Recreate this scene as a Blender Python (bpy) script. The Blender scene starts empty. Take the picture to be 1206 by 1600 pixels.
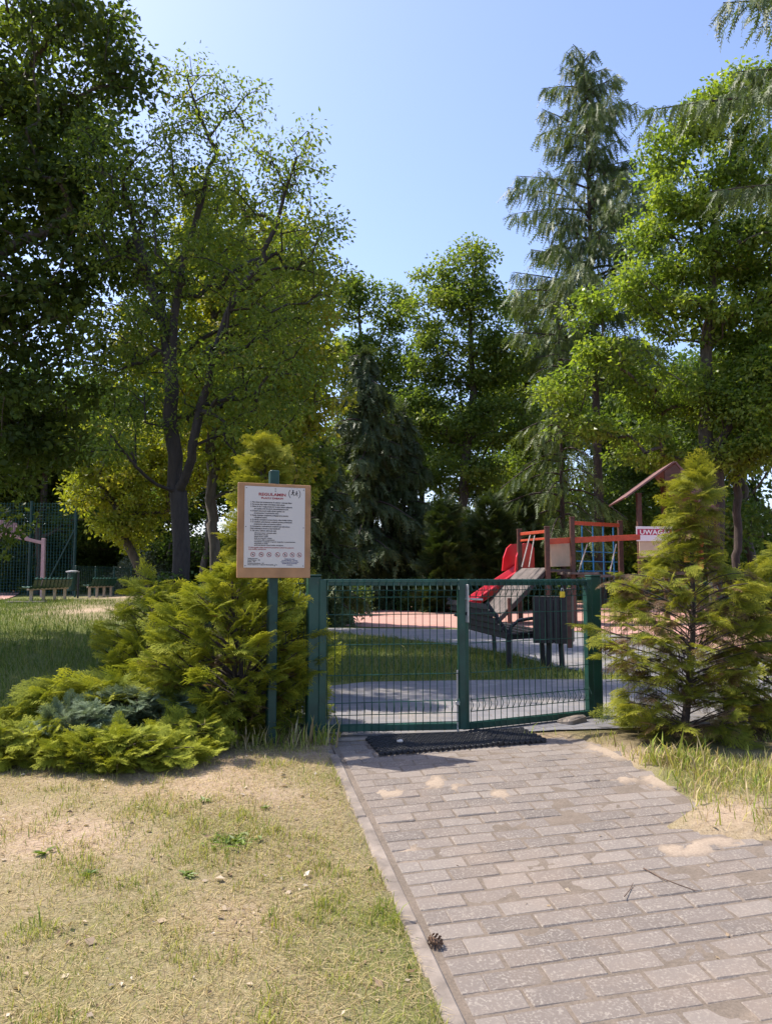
import bpy, math, random
import numpy as np
from mathutils import Vector
C = bpy.context.scene.collection
SC = bpy.context.scene
R = math.radians
rng = np.random.default_rng(7)

# ---------------------------------------------------------------- camera, sky, sun, exposure
PITCH = R(4.95); F = 1200.0; CAMZ = 1.04
cam_d = bpy.data.cameras.new('camera'); cam = bpy.data.objects.new('camera', cam_d); C.objects.link(cam)
cam.location = (0, 0, CAMZ); cam.rotation_euler = (R(90) + PITCH, 0, 0)
cam_d.sensor_fit = 'VERTICAL'; cam_d.sensor_height = 36; cam_d.lens = 36 * F / 1600
cam_d.clip_start = .05; cam_d.clip_end = 2000
SC.camera = cam
SUNV = Vector((-.62, .27, 1)).normalized()
w = bpy.data.worlds.new('World'); SC.world = w; w.use_nodes = True
nt = w.node_tree; bg = nt.nodes['Background']
sky = nt.nodes.new('ShaderNodeTexSky'); sky.sky_type = 'NISHITA'; sky.sun_disc = False
sky.sun_elevation = math.asin(SUNV.z); sky.sun_rotation = math.atan2(SUNV.x, SUNV.y)
sky.air_density = 1.0; sky.dust_density = 1.4; sky.ozone_density = 4.0
tint = nt.nodes.new('ShaderNodeMix'); tint.data_type = 'RGBA'; tint.blend_type = 'MULTIPLY'; tint.inputs[0].default_value = 1; tint.inputs[7].default_value = (1.07, .967, 1.0, 1)
nt.links.new(sky.outputs[0], tint.inputs[6]); nt.links.new(tint.outputs[2], bg.inputs[0]); bg.inputs[1].default_value = .132
sd = bpy.data.lights.new('sun', 'SUN'); sd.energy = 3.35; sd.angle = R(.5); sd.color = (1, .93, .82)
so = bpy.data.objects.new('sun', sd); C.objects.link(so)
so.rotation_euler = SUNV.to_track_quat('Z', 'Y').to_euler(); so.location = (-20, 10, 40)
SC.view_settings.view_transform = 'Standard'; SC.view_settings.look = 'None'
SC.view_settings.exposure = 1.22; SC.view_settings.gamma = 1
SC.render.engine = 'CYCLES'
SC.cycles.max_bounces = 7; SC.cycles.diffuse_bounces = 3; SC.cycles.transmission_bounces = 4
SC.cycles.use_denoising = True

# ---------------------------------------------------------------- pixel / world helpers (placing real things at real depth)
CP, SP = math.cos(PITCH), math.sin(PITCH)
CAM = np.array([0, 0, CAMZ])
def ray(px, py):
    a = (px - 603) / F; b = -(py - 800) / F
    return np.array([a, CP - b * SP, SP + b * CP])
def at(px, py, Y):
    r = ray(px, py); return CAM + r * (Y / r[1])
def gp(px, py, z=0.0):
    r = ray(px, py); return CAM + r * ((z - CAMZ) / r[2])
def topix(p):
    p = np.asarray(p) - CAM
    X = p[..., 0]; Zc = p[..., 1] * CP + p[..., 2] * SP; Yc = -p[..., 1] * SP + p[..., 2] * CP
    return 603 + F * X / Zc, 800 - F * Yc / Zc

# brick plane (measured from the paving bond)
def basis(p, r):
    cp, sp, cr, sr = math.cos(p), math.sin(p), math.cos(r), math.sin(r)
    Fv = np.array([0, cp, sp]); U = np.array([0, -sp, cp]); Rv = np.array([1., 0, 0])
    return np.stack([cr * Rv + sr * U, -sr * Rv + cr * U, Fv], 1)
MF = basis(PITCH, 0) @ basis(R(-.106), R(-.669)).T
PH = 1.464
PN = MF @ np.array([0, 0, 1.]); PP = CAM + MF @ np.array([0, 0, -PH])
TH = R(11.85)
E1 = MF @ np.array([math.cos(TH), math.sin(TH), 0]); E2 = MF @ np.array([-math.sin(TH), math.cos(TH), 0])
P0 = CAM + MF @ np.array([.218, 2.205, -PH])
def zplane(x, y): return PP[2] - (PN[0] * (x - PP[0]) + PN[1] * (y - PP[1])) / PN[2]
def uv_of(x, y):
    d = np.stack([x - P0[0], y - P0[1], zplane(x, y) - P0[2]], -1)
    return d @ E1, d @ E2
def sstep(a, b, x):
    t = np.clip((x - a) / (b - a), 0, 1); return t * t * (3 - 2 * t)
def vnoise(x, y, seed=0):
    x = np.asarray(x, float); y = np.asarray(y, float)
    xi = np.floor(x).astype(np.int64); yi = np.floor(y).astype(np.int64); fx = x - xi; fy = y - yi
    def h(a, b):
        n = (a * 374761393 + b * 668265263 + seed * 1442695041) & 0x7fffffff
        n = ((n ^ (n >> 13)) * 1274126177) & 0x7fffffff
        return ((n ^ (n >> 16)) & 0xffff) / 65535.
    fx = fx * fx * (3 - 2 * fx); fy = fy * fy * (3 - 2 * fy)
    return (h(xi, yi) * (1 - fx) + h(xi + 1, yi) * fx) * (1 - fy) + (h(xi, yi + 1) * (1 - fx) + h(xi + 1, yi + 1) * fx) * fy
def fbm(x, y, seed=0, o=4):
    s = 0; a = .5
    for i in range(o):
        s = s + a * vnoise(x * 2 ** i + 17 * i, y * 2 ** i - 9 * i, seed + i); a *= .5
    return s / (1 - .5 ** o)
def inpoly(px, py, poly):
    c = np.zeros(np.shape(px), bool); n = len(poly)
    for i in range(n):
        x1, y1 = poly[i]; x2, y2 = poly[i - 1]
        cond = ((y1 > py) != (y2 > py)); xx = (x2 - x1) * (py - y1) / ((y2 - y1) if y2 != y1 else 1e-9) + x1
        c ^= cond & (px < xx)
    return c
PATHPX = [(500, 1152), (905, 1139), (950, 1163), (1010, 1203), (1092, 1256), (1048, 1290), (1110, 1303), (1230, 1316), (1500, 1330), (1900, 1340), (1900, 3000), (500, 3000)]
PATHXY = []
for a, b in PATHPX:
    r = ray(a, min(b, 2600)); t = ((PP - CAM) @ PN) / (r @ PN); q = CAM + r * t; PATHXY.append((q[0], q[1]))
def inpath(x, y):
    u, v = uv_of(x, y)
    return inpoly(x, y, PATHXY) & (u > 0.0)
def zlevel(x, y):
    return .30 * sstep(7, 24, y) * sstep(2.5, 5.5, -x)
def zbase(x, y):
    x = np.asarray(x, float); y = np.asarray(y, float)
    a = zplane(x, np.minimum(y, 12)); b = zlevel(x, y); k = .03
    m = np.minimum(a, b)
    return m - k * np.log(np.exp(-(a - m) / k) + np.exp(-(b - m) / k))
def zg(x, y):
    x = np.asarray(x, float); y = np.asarray(y, float)
    z = zbase(x, y)
    u, v = uv_of(x, y)
    near = (y < 5.25)
    off = np.where(near & inpath(x, y), -.014, .012 + .02 * (fbm(x * 1.7, y * 1.7, 3) - .5))
    off = np.where(near & (u > -.075) & (u <= 0.02) & (y < 4.95), -.02, off)
    bank = .06 * sstep(.1, .8, -u) * sstep(5.5, 3.5, y)
    dip = -.10 * sstep(-2.2, -3.2, x) * sstep(5.2, 4.3, y)
    inside = (y > 5.3) & (x > -2.2)
    off = np.where(inside, -.004, off)
    return z + off + np.where(inside, 0, bank + dip)

# ---------------------------------------------------------------- materials
def ramp(nt, fac, stops, interp='LINEAR'):
    r = nt.nodes.new('ShaderNodeValToRGB'); r.color_ramp.interpolation = interp
    e = r.color_ramp.elements
    while len(e) < len(stops): e.new(.5)
    for i, (p, c) in enumerate(stops): e[i].position = p; e[i].color = (*c, 1)
    nt.links.new(fac, r.inputs[0]); return r.outputs[0]
def newmat(name):
    m = bpy.data.materials.new(name); m.use_nodes = True
    return m, m.node_tree, m.node_tree.nodes['Principled BSDF']
def noise(nt, scale, detail=4, rough=.55, vec=None):
    n = nt.nodes.new('ShaderNodeTexNoise'); n.inputs['Scale'].default_value = scale
    n.inputs['Detail'].default_value = detail; n.inputs['Roughness'].default_value = rough
    if vec is None:
        tc = nt.nodes.new('ShaderNodeTexCoord'); vec = tc.outputs['Object']
    nt.links.new(vec, n.inputs['Vector']); return n.outputs['Fac']
def mixc(nt, fac, a, b, mode='MIX'):
    m = nt.nodes.new('ShaderNodeMix'); m.data_type = 'RGBA'; m.blend_type = mode
    if hasattr(fac, 'links'): nt.links.new(fac, m.inputs[0])
    else: m.inputs[0].default_value = fac
    for s, i in ((a, 6), (b, 7)):
        if hasattr(s, 'links'): nt.links.new(s, m.inputs[i])
        else: m.inputs[i].default_value = (*s, 1)
    return m.outputs[2]
def attr(nt, name):
    a = nt.nodes.new('ShaderNodeAttribute'); a.attribute_name = name; return a.outputs['Fac']
def bump(nt, b, h, strength=.4, dist=.01):
    n = nt.nodes.new('ShaderNodeBump'); n.inputs['Strength'].default_value = strength; n.inputs['Distance'].default_value = dist
    nt.links.new(h, n.inputs['Height']); nt.links.new(n.outputs[0], b.inputs['Normal'])
def solid(name, col, rough=.5, var=.25, scale=14, metal=0, bmp=.15, spec=.4):
    m, nt, b = newmat(name)
    f = noise(nt, scale, 5)
    c = ramp(nt, f, [(.3, tuple(x * (1 - var) for x in col)), (.7, tuple(min(1, x * (1 + var)) for x in col))])
    nt.links.new(c, b.inputs['Base Color']); b.inputs['Roughness'].default_value = rough
    b.inputs['Metallic'].default_value = metal; b.inputs['Specular IOR Level'].default_value = spec
    if bmp: bump(nt, b, noise(nt, scale * 5, 3), bmp, .004)
    return m
def leafmat(name, stops, trans=.4, tcol=(1.7, 1.65, .65), rough=.5, spec=.3):
    m, nt, b = newmat(name)
    c = ramp(nt, attr(nt, 'rnd'), stops)
    nt.links.new(c, b.inputs['Base Color']); b.inputs['Roughness'].default_value = rough
    b.inputs['Specular IOR Level'].default_value = spec
    t = nt.nodes.new('ShaderNodeBsdfTranslucent')
    nt.links.new(mixc(nt, 1.0, c, tcol, 'MULTIPLY'), t.inputs['Color'])
    mx = nt.nodes.new('ShaderNodeMixShader'); mx.inputs[0].default_value = trans
    nt.links.new(b.outputs[0], mx.inputs[1]); nt.links.new(t.outputs[0], mx.inputs[2])
    nt.links.new(mx.outputs[0], nt.nodes['Material Output'].inputs['Surface'])
    return m
def barkmat(name, a, b_):
    m, nt, b = newmat(name)
    tc = nt.nodes.new('ShaderNodeTexCoord'); mp = nt.nodes.new('ShaderNodeMapping'); mp.inputs['Scale'].default_value = (1, 1, .22)
    nt.links.new(tc.outputs['Object'], mp.inputs['Vector'])
    f = noise(nt, 16, 6, .65, mp.outputs[0])
    nt.links.new(ramp(nt, f, [(.3, a), (.72, b_)]), b.inputs['Base Color']); b.inputs['Roughness'].default_value = .9
    bump(nt, b, f, .8, .03); return m

# ---------------------------------------------------------------- mesh helpers
def mesh_np(name, V, quads=None, tris=None, rnd=None, smooth=False, extra=None):
    me = bpy.data.meshes.new(name)
    V = np.ascontiguousarray(V, np.float32)
    nq = 0 if quads is None else len(quads); ntr = 0 if tris is None else len(tris)
    idx = np.concatenate([np.asarray(a, np.int32).ravel() for a in (quads, tris) if a is not None and len(a)])
    starts = np.concatenate([np.arange(nq) * 4, nq * 4 + np.arange(ntr) * 3]).astype(np.int32)
    me.vertices.add(len(V)); me.vertices.foreach_set('co', V.ravel())
    me.loops.add(len(idx)); me.loops.foreach_set('vertex_index', idx)
    me.polygons.add(nq + ntr); me.polygons.foreach_set('loop_start', starts)
    me.update(calc_edges=True)
    me.polygons.foreach_set('use_smooth', np.full(nq + ntr, smooth, bool))
    if rnd is not None:
        a = me.attributes.new('rnd', 'FLOAT', 'FACE'); a.data.foreach_set('value', np.asarray(rnd, np.float32))
    me.update(); return me
def link(name, me, mat=None, parent=None, loc=None):
    o = bpy.data.objects.new(name, me); C.objects.link(o)
    if mat is not None: me.materials.append(mat)
    if parent is not None: o.parent = parent
    if loc is not None: o.location = loc
    return o
def tag(o, label, cat, group=None, kind=None):
    if label: o['label'] = label
    if cat: o['category'] = cat
    if group: o['group'] = group
    if kind: o['kind'] = kind
    return o
def thing(name, label, cat, loc, rz=0, group=None):
    o = bpy.data.objects.new(name, None); C.objects.link(o); o.location = loc; o.rotation_euler = (0, 0, rz)
    o.empty_display_size = .1
    return tag(o, label, cat, group)
def nrm(a): return a / np.maximum(np.linalg.norm(a, axis=-1, keepdims=True), 1e-9)
class MB:
    def __init__(s): s.V = []; s.Q = []; s.T = []; s.n = 0
    def add(s, V, Q=(), T=()):
        V = np.asarray(V, float)
        if len(Q): s.Q.append(np.asarray(Q) + s.n)
        if len(T): s.T.append(np.asarray(T) + s.n)
        s.V.append(V); s.n += len(V)
    def box(s, c, d, ax=None):
        c = np.asarray(c, float); h = np.asarray(d, float) / 2
        K = np.array([[-1, -1, -1], [1, -1, -1], [1, 1, -1], [-1, 1, -1], [-1, -1, 1], [1, -1, 1], [1, 1, 1], [-1, 1, 1]]) * h
        if ax is not None: K = K @ np.asarray(ax)
        s.add(K + c, [[0, 3, 2, 1], [4, 5, 6, 7], [0, 1, 5, 4], [1, 2, 6, 5], [2, 3, 7, 6], [3, 0, 4, 7]])
    def cbox(s, c, d, b=.006, ax=None):   # box with chamfered edges
        c = np.asarray(c, float); h = np.asarray(d, float) / 2; b = min(b, h.min() * .45)
        V = []; 
        for sx in (-1, 1):
            for sy in (-1, 1):
                for sz in (-1, 1):
                    p = np.array([sx, sy, sz]) * h
                    V += [p - np.array([0, sy * b, sz * b]), p - np.array([sx * b, 0, sz * b]), p - np.array([sx * b, sy * b, 0])]
        V = np.array(V)
        def i(sx, sy, sz, k): return ((sx > 0) * 4 + (sy > 0) * 2 + (sz > 0)) * 3 + k
        Q = []; T = []
        for a in range(3):
            o = [k for k in range(3) if k != a]
            for sg in (-1, 1):
                f = []
                for (p, q) in ((-1, -1), (1, -1), (1, 1), (-1, 1)):
                    v = [0, 0, 0]; v[a] = sg; v[o[0]] = p; v[o[1]] = q; f.append(i(*v, a))
                Q.append(f if (sg > 0) != (a == 1) else f[::-1])
            for p in (-1, 1):
                for q in (-1, 1):
                    v0 = [0, 0, 0]; v0[o[0]] = p; v0[o[1]] = q; v1 = list(v0); v0[a] = -1; v1[a] = 1
                    Q.append([i(*v0, o[0]), i(*v1, o[0]), i(*v1, o[1]), i(*v0, o[1])])
        for sx in (-1, 1):
            for sy in (-1, 1):
                for sz in (-1, 1): T.append([i(sx, sy, sz, k) for k in range(3)])
        if ax is not None: V = V @ np.asarray(ax)
        s.add(V + c, Q, T)
    def beam(s, a, b, w, h, up=(0, 0, 1), ch=.004):   # rectangular bar from a to b
        a = np.asarray(a, float); b = np.asarray(b, float); X = b - a; L = np.linalg.norm(X); X = X / L
        Y = np.cross(np.asarray(up, float), X); 
        if np.linalg.norm(Y) < 1e-5: Y = np.cross((0, 1, 0), X)
        Y /= np.linalg.norm(Y); Z = np.cross(X, Y)
        s.cbox((a + b) / 2, (L, w, h), ch, np.stack([X, Y, Z]))
    def tube(s, P, r, n=6, caps=True):
        P = np.asarray(P, float); m = len(P); r = np.broadcast_to(np.asarray(r, float), (m,))
        T = np.gradient(P, axis=0); T = nrm(T)
        ref = np.array([0.31, .17, .94]) if abs(T[0, 2]) < .9 else np.array([1., .1, 0])
        A = nrm(np.cross(T, ref)); B = np.cross(T, A)
        an = np.arange(n) * 2 * math.pi / n
        ring = P[:, None] + r[:, None, None] * (A[:, None] * np.cos(an)[None, :, None] + B[:, None] * np.sin(an)[None, :, None])
        i = np.arange(m - 1)[:, None] * n; j = np.arange(n)[None]; j2 = (j + 1) % n
        Q = np.stack([i + j, i + j2, i + n + j2, i + n + j], -1).reshape(-1, 4)
        V = ring.reshape(-1, 3); Tt = []
        if caps:
            V = np.concatenate([V, P[:1], P[-1:]]); k = m * n
            Tt = [[k, (q + 1) % n, q] for q in range(n)] + [[k + 1, (m - 1) * n + q, (m - 1) * n + (q + 1) % n] for q in range(n)]
        s.add(V, Q, Tt)
    def poly(s, pts):
        pts = np.asarray(pts, float); c = pts.mean(0); n = len(pts)
        s.add(np.concatenate([pts, [c]]), [], [[i, (i + 1) % n, n] for i in range(n)])
    def prism(s, pts, d):   # flat outline extruded by vector d (fan about its centre)
        pts = np.asarray(pts, float); n = len(pts); d = np.asarray(d, float); c = pts.mean(0)
        V = np.concatenate([pts, pts + d, [c], [c + d]])
        s.add(V, [[i, (i + 1) % n, n + (i + 1) % n, n + i] for i in range(n)],
              [[(i + 1) % n, i, 2 * n] for i in range(n)] + [[n + i, n + (i + 1) % n, 2 * n + 1] for i in range(n)])
    def build(s, name, mat, parent=None, loc=None, smooth=False, rnd=None, origin=None):
        V = np.concatenate(s.V)
        if origin is not None: V = V - np.asarray(origin)
        me = mesh_np(name, V, np.concatenate(s.Q) if s.Q else None, np.concatenate(s.T) if s.T else None, rnd, smooth)
        return link(name, me, mat, parent, loc)
def frames(X, Z):
    X = nrm(X); Z = nrm(Z - (Z * X).sum(-1, keepdims=True) * X); Y = np.cross(Z, X)
    return np.stack([X, Y, Z], 1)      # rows are axes
def scatter(tmpls, pos, X, Z, size, rnd, tattr=.0):
    """many small leaf-like pieces -> V, quads, rnd. tmpl=(V,Q,facevalue)"""
    N = len(pos); pick = rng.integers(0, len(tmpls), N); Vs = []; Qs = []; Rs = []; base = 0
    Fm = frames(X, Z); size = np.broadcast_to(np.asarray(size, float).reshape(-1, 1) if np.ndim(size) == 1 else size, (N, 1)) if np.ndim(size) else np.full((N, 1), size)
    for k, (tv, tq, tf) in enumerate(tmpls):
        ii = np.where(pick == k)[0]
        if not len(ii): continue
        v = np.einsum('mk,nkj->nmj', tv, Fm[ii]) * size[ii][:, None] + pos[ii][:, None]
        q = tq[None] + (np.arange(len(ii)) * len(tv))[:, None, None] + base
        Vs.append(v.reshape(-1, 3)); Qs.append(q.reshape(-1, 4)); base += len(ii) * len(tv)
        Rs.append(np.clip(rnd[ii][:, None] * (1 - tattr) + tattr * tf[None], 0, 1).ravel())
    return np.concatenate(Vs), np.concatenate(Qs), np.concatenate(Rs)

# leaf templates ------------------------------------------------
def t_leaf(w=.3, fold=.05, droop=.1):
    return (np.array([[0, 0, 0], [.42, w, fold], [1, 0, -droop], [.42, -w, fold]]), np.array([[0, 3, 2, 1]]), np.zeros(1))
def blades(items):   # items: (x,y,z,dirx,diry,dirz,len,width,val) small diamonds lying in the local xy plane
    V = []; Q = []; f = []
    for (x, y, z, dx, dy, dz, l, wd, val) in items:
        d = np.array([dx, dy, dz]); d = d / np.linalg.norm(d); p = np.array([x, y, z]); s = np.array([-d[1], d[0], .15]); s = s / np.linalg.norm(s)
        b = len(V); V += [p, p + d * l * .45 + s * wd / 2, p + d * l, p + d * l * .45 - s * wd / 2]; Q.append([b, b + 3, b + 2, b + 1]); f.append(val)
    return np.array(V), np.array(Q), np.array(f)
def t_pinnate(n=6, w=.34):
    it = [(0, 0, 0, 1, 0, -.1, 1, .03, 0)]
    for i in range(n):
        t = .18 + .78 * i / (n - 1); z = -.22 * t * t
        for s in (-1, 1): it.append((t, 0, z, .35, s, -.25, .32 - .1 * abs(t - .5), .15, 0))
    it.append((.97, 0, -.21, 1, 0, -.3, .26, .13, 0)); return blades(it)
def t_frond(seed, n=9, droop=.28, sub=4, fine=1.0, curl=0):
    r = random.Random(seed); it = []
    for k in range(4):
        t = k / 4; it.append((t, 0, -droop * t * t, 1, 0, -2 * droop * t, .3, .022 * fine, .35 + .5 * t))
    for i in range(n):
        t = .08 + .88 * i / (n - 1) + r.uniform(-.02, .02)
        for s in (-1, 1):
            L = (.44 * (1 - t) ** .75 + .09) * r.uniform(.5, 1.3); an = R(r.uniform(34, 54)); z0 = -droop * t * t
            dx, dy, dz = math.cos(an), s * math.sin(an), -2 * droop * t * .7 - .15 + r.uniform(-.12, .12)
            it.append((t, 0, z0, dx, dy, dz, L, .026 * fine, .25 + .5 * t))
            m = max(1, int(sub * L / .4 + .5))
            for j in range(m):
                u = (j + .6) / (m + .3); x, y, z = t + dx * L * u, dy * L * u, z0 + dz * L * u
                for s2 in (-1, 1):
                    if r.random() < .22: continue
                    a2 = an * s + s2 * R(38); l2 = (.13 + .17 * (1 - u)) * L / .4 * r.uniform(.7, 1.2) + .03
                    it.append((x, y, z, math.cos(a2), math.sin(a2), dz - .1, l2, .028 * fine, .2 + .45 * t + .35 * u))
    return blades(it)
def t_hang(seed, n=7, nl=.2, w=.05):   # hanging needle twig, axis = +x
    r = random.Random(seed); it = [(0, 0, 0, 1, 0, 0, 1.0, w * 1.6, .2)]
    for i in range(n):
        t = i / n + r.uniform(0, .05)
        for s in (-1, 1):
            it.append((t, 0, 0, .8, s * .75, r.uniform(-.5, .5), nl * (1.15 - .5 * t) * r.uniform(.8, 1.3), w, .3 + .5 * t))
    return blades(it)
LEAF = [t_leaf(.30, .06, .12), t_leaf(.36, -.03, .05), t_leaf(.27, .08, .22)]
PINN = [t_pinnate(6), t_pinnate(5)]
FROND = [t_frond(i) for i in range(4)]
YEW = [t_frond(20 + i, n=12, droop=.18, sub=3, fine=1.25) for i in range(3)]
JUN = [t_frond(40 + i, n=8, droop=-.05, sub=4, fine=1.25) for i in range(3)]
HANG = [t_hang(60 + i) for i in range(3)]
HANGT = [t_hang(70 + i, 6, .26, .075) for i in range(3)]

# ---------------------------------------------------------------- ground materials
def groundmat():
    m, nt, b = newmat('lawn_soil')
    f1 = noise(nt, 1.6, 6, .6); f2 = noise(nt, 28, 6, .7); f3 = noise(nt, 150, 3, .7); f4 = noise(nt, .35, 3)
    sand = ramp(nt, f2, [(.25, (0.1968, 0.1312, 0.0861)), (.5, (0.3444, 0.2501, 0.1681)), (.75, (0.4756, 0.3608, 0.2583))])
    straw = ramp(nt, f3, [(.3, (0.164, 0.1189, 0.0615)), (.7, (0.41, 0.3239, 0.1927))])
    green = ramp(nt, f3, [(.3, (.06, .08, .02)), (.7, (.17, .19, .05))])
    c = mixc(nt, ramp(nt, f1, [(.40, (0, 0, 0)), (.58, (1, 1, 1))]), sand, straw)
    c = mixc(nt, attr(nt, 'grn'), c, green)
    c = mixc(nt, attr(nt, 'sand'), c, ramp(nt, f2, [(.3, (0.328, 0.2337, 0.1599)), (.7, (0.4756, 0.3608, 0.2583))]))
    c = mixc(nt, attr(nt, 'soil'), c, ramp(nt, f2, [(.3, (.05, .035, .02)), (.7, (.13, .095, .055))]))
    c = mixc(nt, ramp(nt, noise(nt, 75, 5, .75), [(.33, (.75, .75, .75)), (.46, (0, 0, 0))]), c, (.10, .07, .04))
    c = mixc(nt, ramp(nt, noise(nt, 110, 2, .6), [(.60, (0, 0, 0)), (.72, (0.492, 0.492, 0.492))]), c, (0.5084, 0.4264, 0.3116))
    nt.links.new(c, b.inputs['Base Color']); b.inputs['Roughness'].default_value = 1; b.inputs['Specular IOR Level'].default_value = .1
    bump(nt, b, f2, .7, .02); return m
xs = np.concatenate([-np.geomspace(400, 6.2, 26), np.arange(-6, 5.01, .06), np.geomspace(5.2, 400, 26)])
ys = np.concatenate([[-60, -20, -6, 0], np.arange(1, 6.6, .06), np.arange(6.7, 14, .25), np.geomspace(14.3, 600, 40)])
GX, GY = np.meshgrid(xs, ys, indexing='xy'); GZ = zg(GX, GY)
def greenness(x, y):
    u, v = uv_of(x, y)
    g = sstep(.36, .70, fbm(x * 1.1, y * 1.1, 11)) * np.where(y < 5.3, .45, .7)
    g = g + .5 * sstep(.75, .1, -u) * (y < 5) * sstep(0, .04, -u)
    g = g + 1.0 * sstep(5.2, 6.2, y) * (x < -1) + .8 * (x > -1) * sstep(5.6, 6, y) + .4 * (x > 1.2) * sstep(3.3, 4, y)
    g = g * (1 - .75 * sandiness(x, y))
    return np.clip(g, 0, 1)
def sandiness(x, y):
    px, py = topix(np.stack([x, y, zbase(x, y)], -1))
    s = np.zeros(np.shape(x))
    for (cx, cy, rx, ry) in ((150, 955, 62, 16), (150, 955, 50, 13), (195, 932, 40, 14), (500, 1180, 60, 26), (330, 1250, 200, 35), (80, 1330, 160, 50), (1140, 1275, 70, 28), (960, 1185, 60, 25)):
        s = np.maximum(s, np.exp(-(((px - cx) / rx) ** 2 + ((py - cy) / ry) ** 2)) * (.35 + .9 * fbm(x * 3, y * 3, 5)) * (y > 1))
    return np.clip(s * 1.1, 0, 1)
me = mesh_np('ground', np.stack([GX, GY, GZ], -1).reshape(-1, 3),
             np.stack([(np.arange(len(ys) - 1)[:, None] * len(xs) + np.arange(len(xs) - 1)[None]) + o for o in (0, 1, len(xs) + 1, len(xs))], -1).reshape(-1, 4), smooth=True)
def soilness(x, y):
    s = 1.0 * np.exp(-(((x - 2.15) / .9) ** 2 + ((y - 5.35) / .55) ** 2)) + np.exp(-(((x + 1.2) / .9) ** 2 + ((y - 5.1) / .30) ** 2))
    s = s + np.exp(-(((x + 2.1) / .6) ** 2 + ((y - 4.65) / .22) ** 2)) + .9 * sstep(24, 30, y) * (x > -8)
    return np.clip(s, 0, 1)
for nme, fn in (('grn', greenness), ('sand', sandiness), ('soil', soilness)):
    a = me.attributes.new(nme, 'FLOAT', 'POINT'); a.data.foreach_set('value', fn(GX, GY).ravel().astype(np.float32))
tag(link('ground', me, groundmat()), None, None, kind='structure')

# ---------------------------------------------------------------- brick path
def brickmat():
    m, nt, b = newmat('worn_concrete_pavers')
    f = noise(nt, 22, 5, .65); f2 = noise(nt, 260, 3, .7); f3 = noise(nt, 1.7, 6, .65)
    fb = noise(nt, 105, 3, .55)
    base = ramp(nt, attr(nt, 'rnd'), [(0, (0.1386, 0.1176, 0.09736)), (.35, (0.1806, 0.1512, 0.1245)), (.8, (0.2058, 0.1739, 0.1436)), (1, (0.2394, 0.2058, 0.1716))])
    base = mixc(nt, ramp(nt, f2, [(.3, (0, 0, 0)), (.75, (.55, .55, .55))]), base, (.17, .14, .13))
    spot = nt.nodes.new('ShaderNodeMath'); spot.operation = 'MULTIPLY'
    nt.links.new(ramp(nt, fb, [(.50, (0, 0, 0)), (.62, (1, 1, 1))]), spot.inputs[0])
    nt.links.new(ramp(nt, f, [(.40, (.25, .25, .25)), (.60, (.85, .85, .85))]), spot.inputs[1])
    c = mixc(nt, spot.outputs[0], base, (0.3108, 0.273, 0.2274))
    c = mixc(nt, ramp(nt, f3, [(.45, (0, 0, 0)), (.75, (.4, .4, .4))]), c, (.30, .225, .165))
    nt.links.new(c, b.inputs['Base Color']); b.inputs['Roughness'].default_value = .88; b.inputs['Specular IOR Level'].default_value = .25
    bump(nt, b, f2, .35, .004); return m
M_BRICK = brickmat()
mb = MB(); brnd = []
tmp = MB(); tmp.cbox((0, 0, 0), (.192, .092, .06), .005); bV = np.concatenate(tmp.V); bQ = np.concatenate(tmp.Q); bT = np.concatenate(tmp.T)
tmp = MB(); tmp.cbox((0, 0, 0), (.092, .092, .06), .005); hV = np.concatenate(tmp.V)
BQ = []; BT = []; BV = []; nb = 0; rq = []; rt = []
for k in range(-14, 33):
    for i in range(-1, 26):
        u0 = .20 * i + (.10 if k % 2 else 0); V = bV.copy(); uc = u0 + .10
        if k % 2 and i == -1: V = hV.copy(); uc = .06
        elif uc < .02: continue
        if k % 2 == 0 and i == 0: V[:, 0] = np.where(V[:, 0] < 0, V[:, 0] + .01, V[:, 0])
        q = P0 + E1 * uc + E2 * (.10 * k + .05)
        if not inpoly(q[0], q[1], PATHXY) or q[1] > 5.1: continue
        tx, ty = rng.normal(0, .008, 2); V = V.copy(); V[:, 2] += V[:, 0] * tx * 1.3 + V[:, 1] * ty * 1.6 + rng.normal(0, .0012)
        an = rng.normal(0, .008); ca, sa = math.cos(an), math.sin(an)
        V = np.stack([V[:, 0] * ca - V[:, 1] * sa, V[:, 0] * sa + V[:, 1] * ca, V[:, 2]], 1)
        zadj = zbase(q[0], q[1]) - zplane(q[0], q[1])
        W = q + V[:, :1] * E1 + V[:, 1:2] * E2 + (V[:, 2:3] - .0285) * PN + np.array([0, 0, zadj])
        BV.append(W); BQ.append(bQ + nb); BT.append(bT + nb); nb += len(V); rr = rng.random(); rq += [rr] * len(bQ); rt += [rr] * len(bT)
me = mesh_np('brick_path', np.concatenate(BV), np.concatenate(BQ), np.concatenate(BT), rq + rt)
tag(link('brick_path', me, M_BRICK), None, None, kind='structure')
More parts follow.
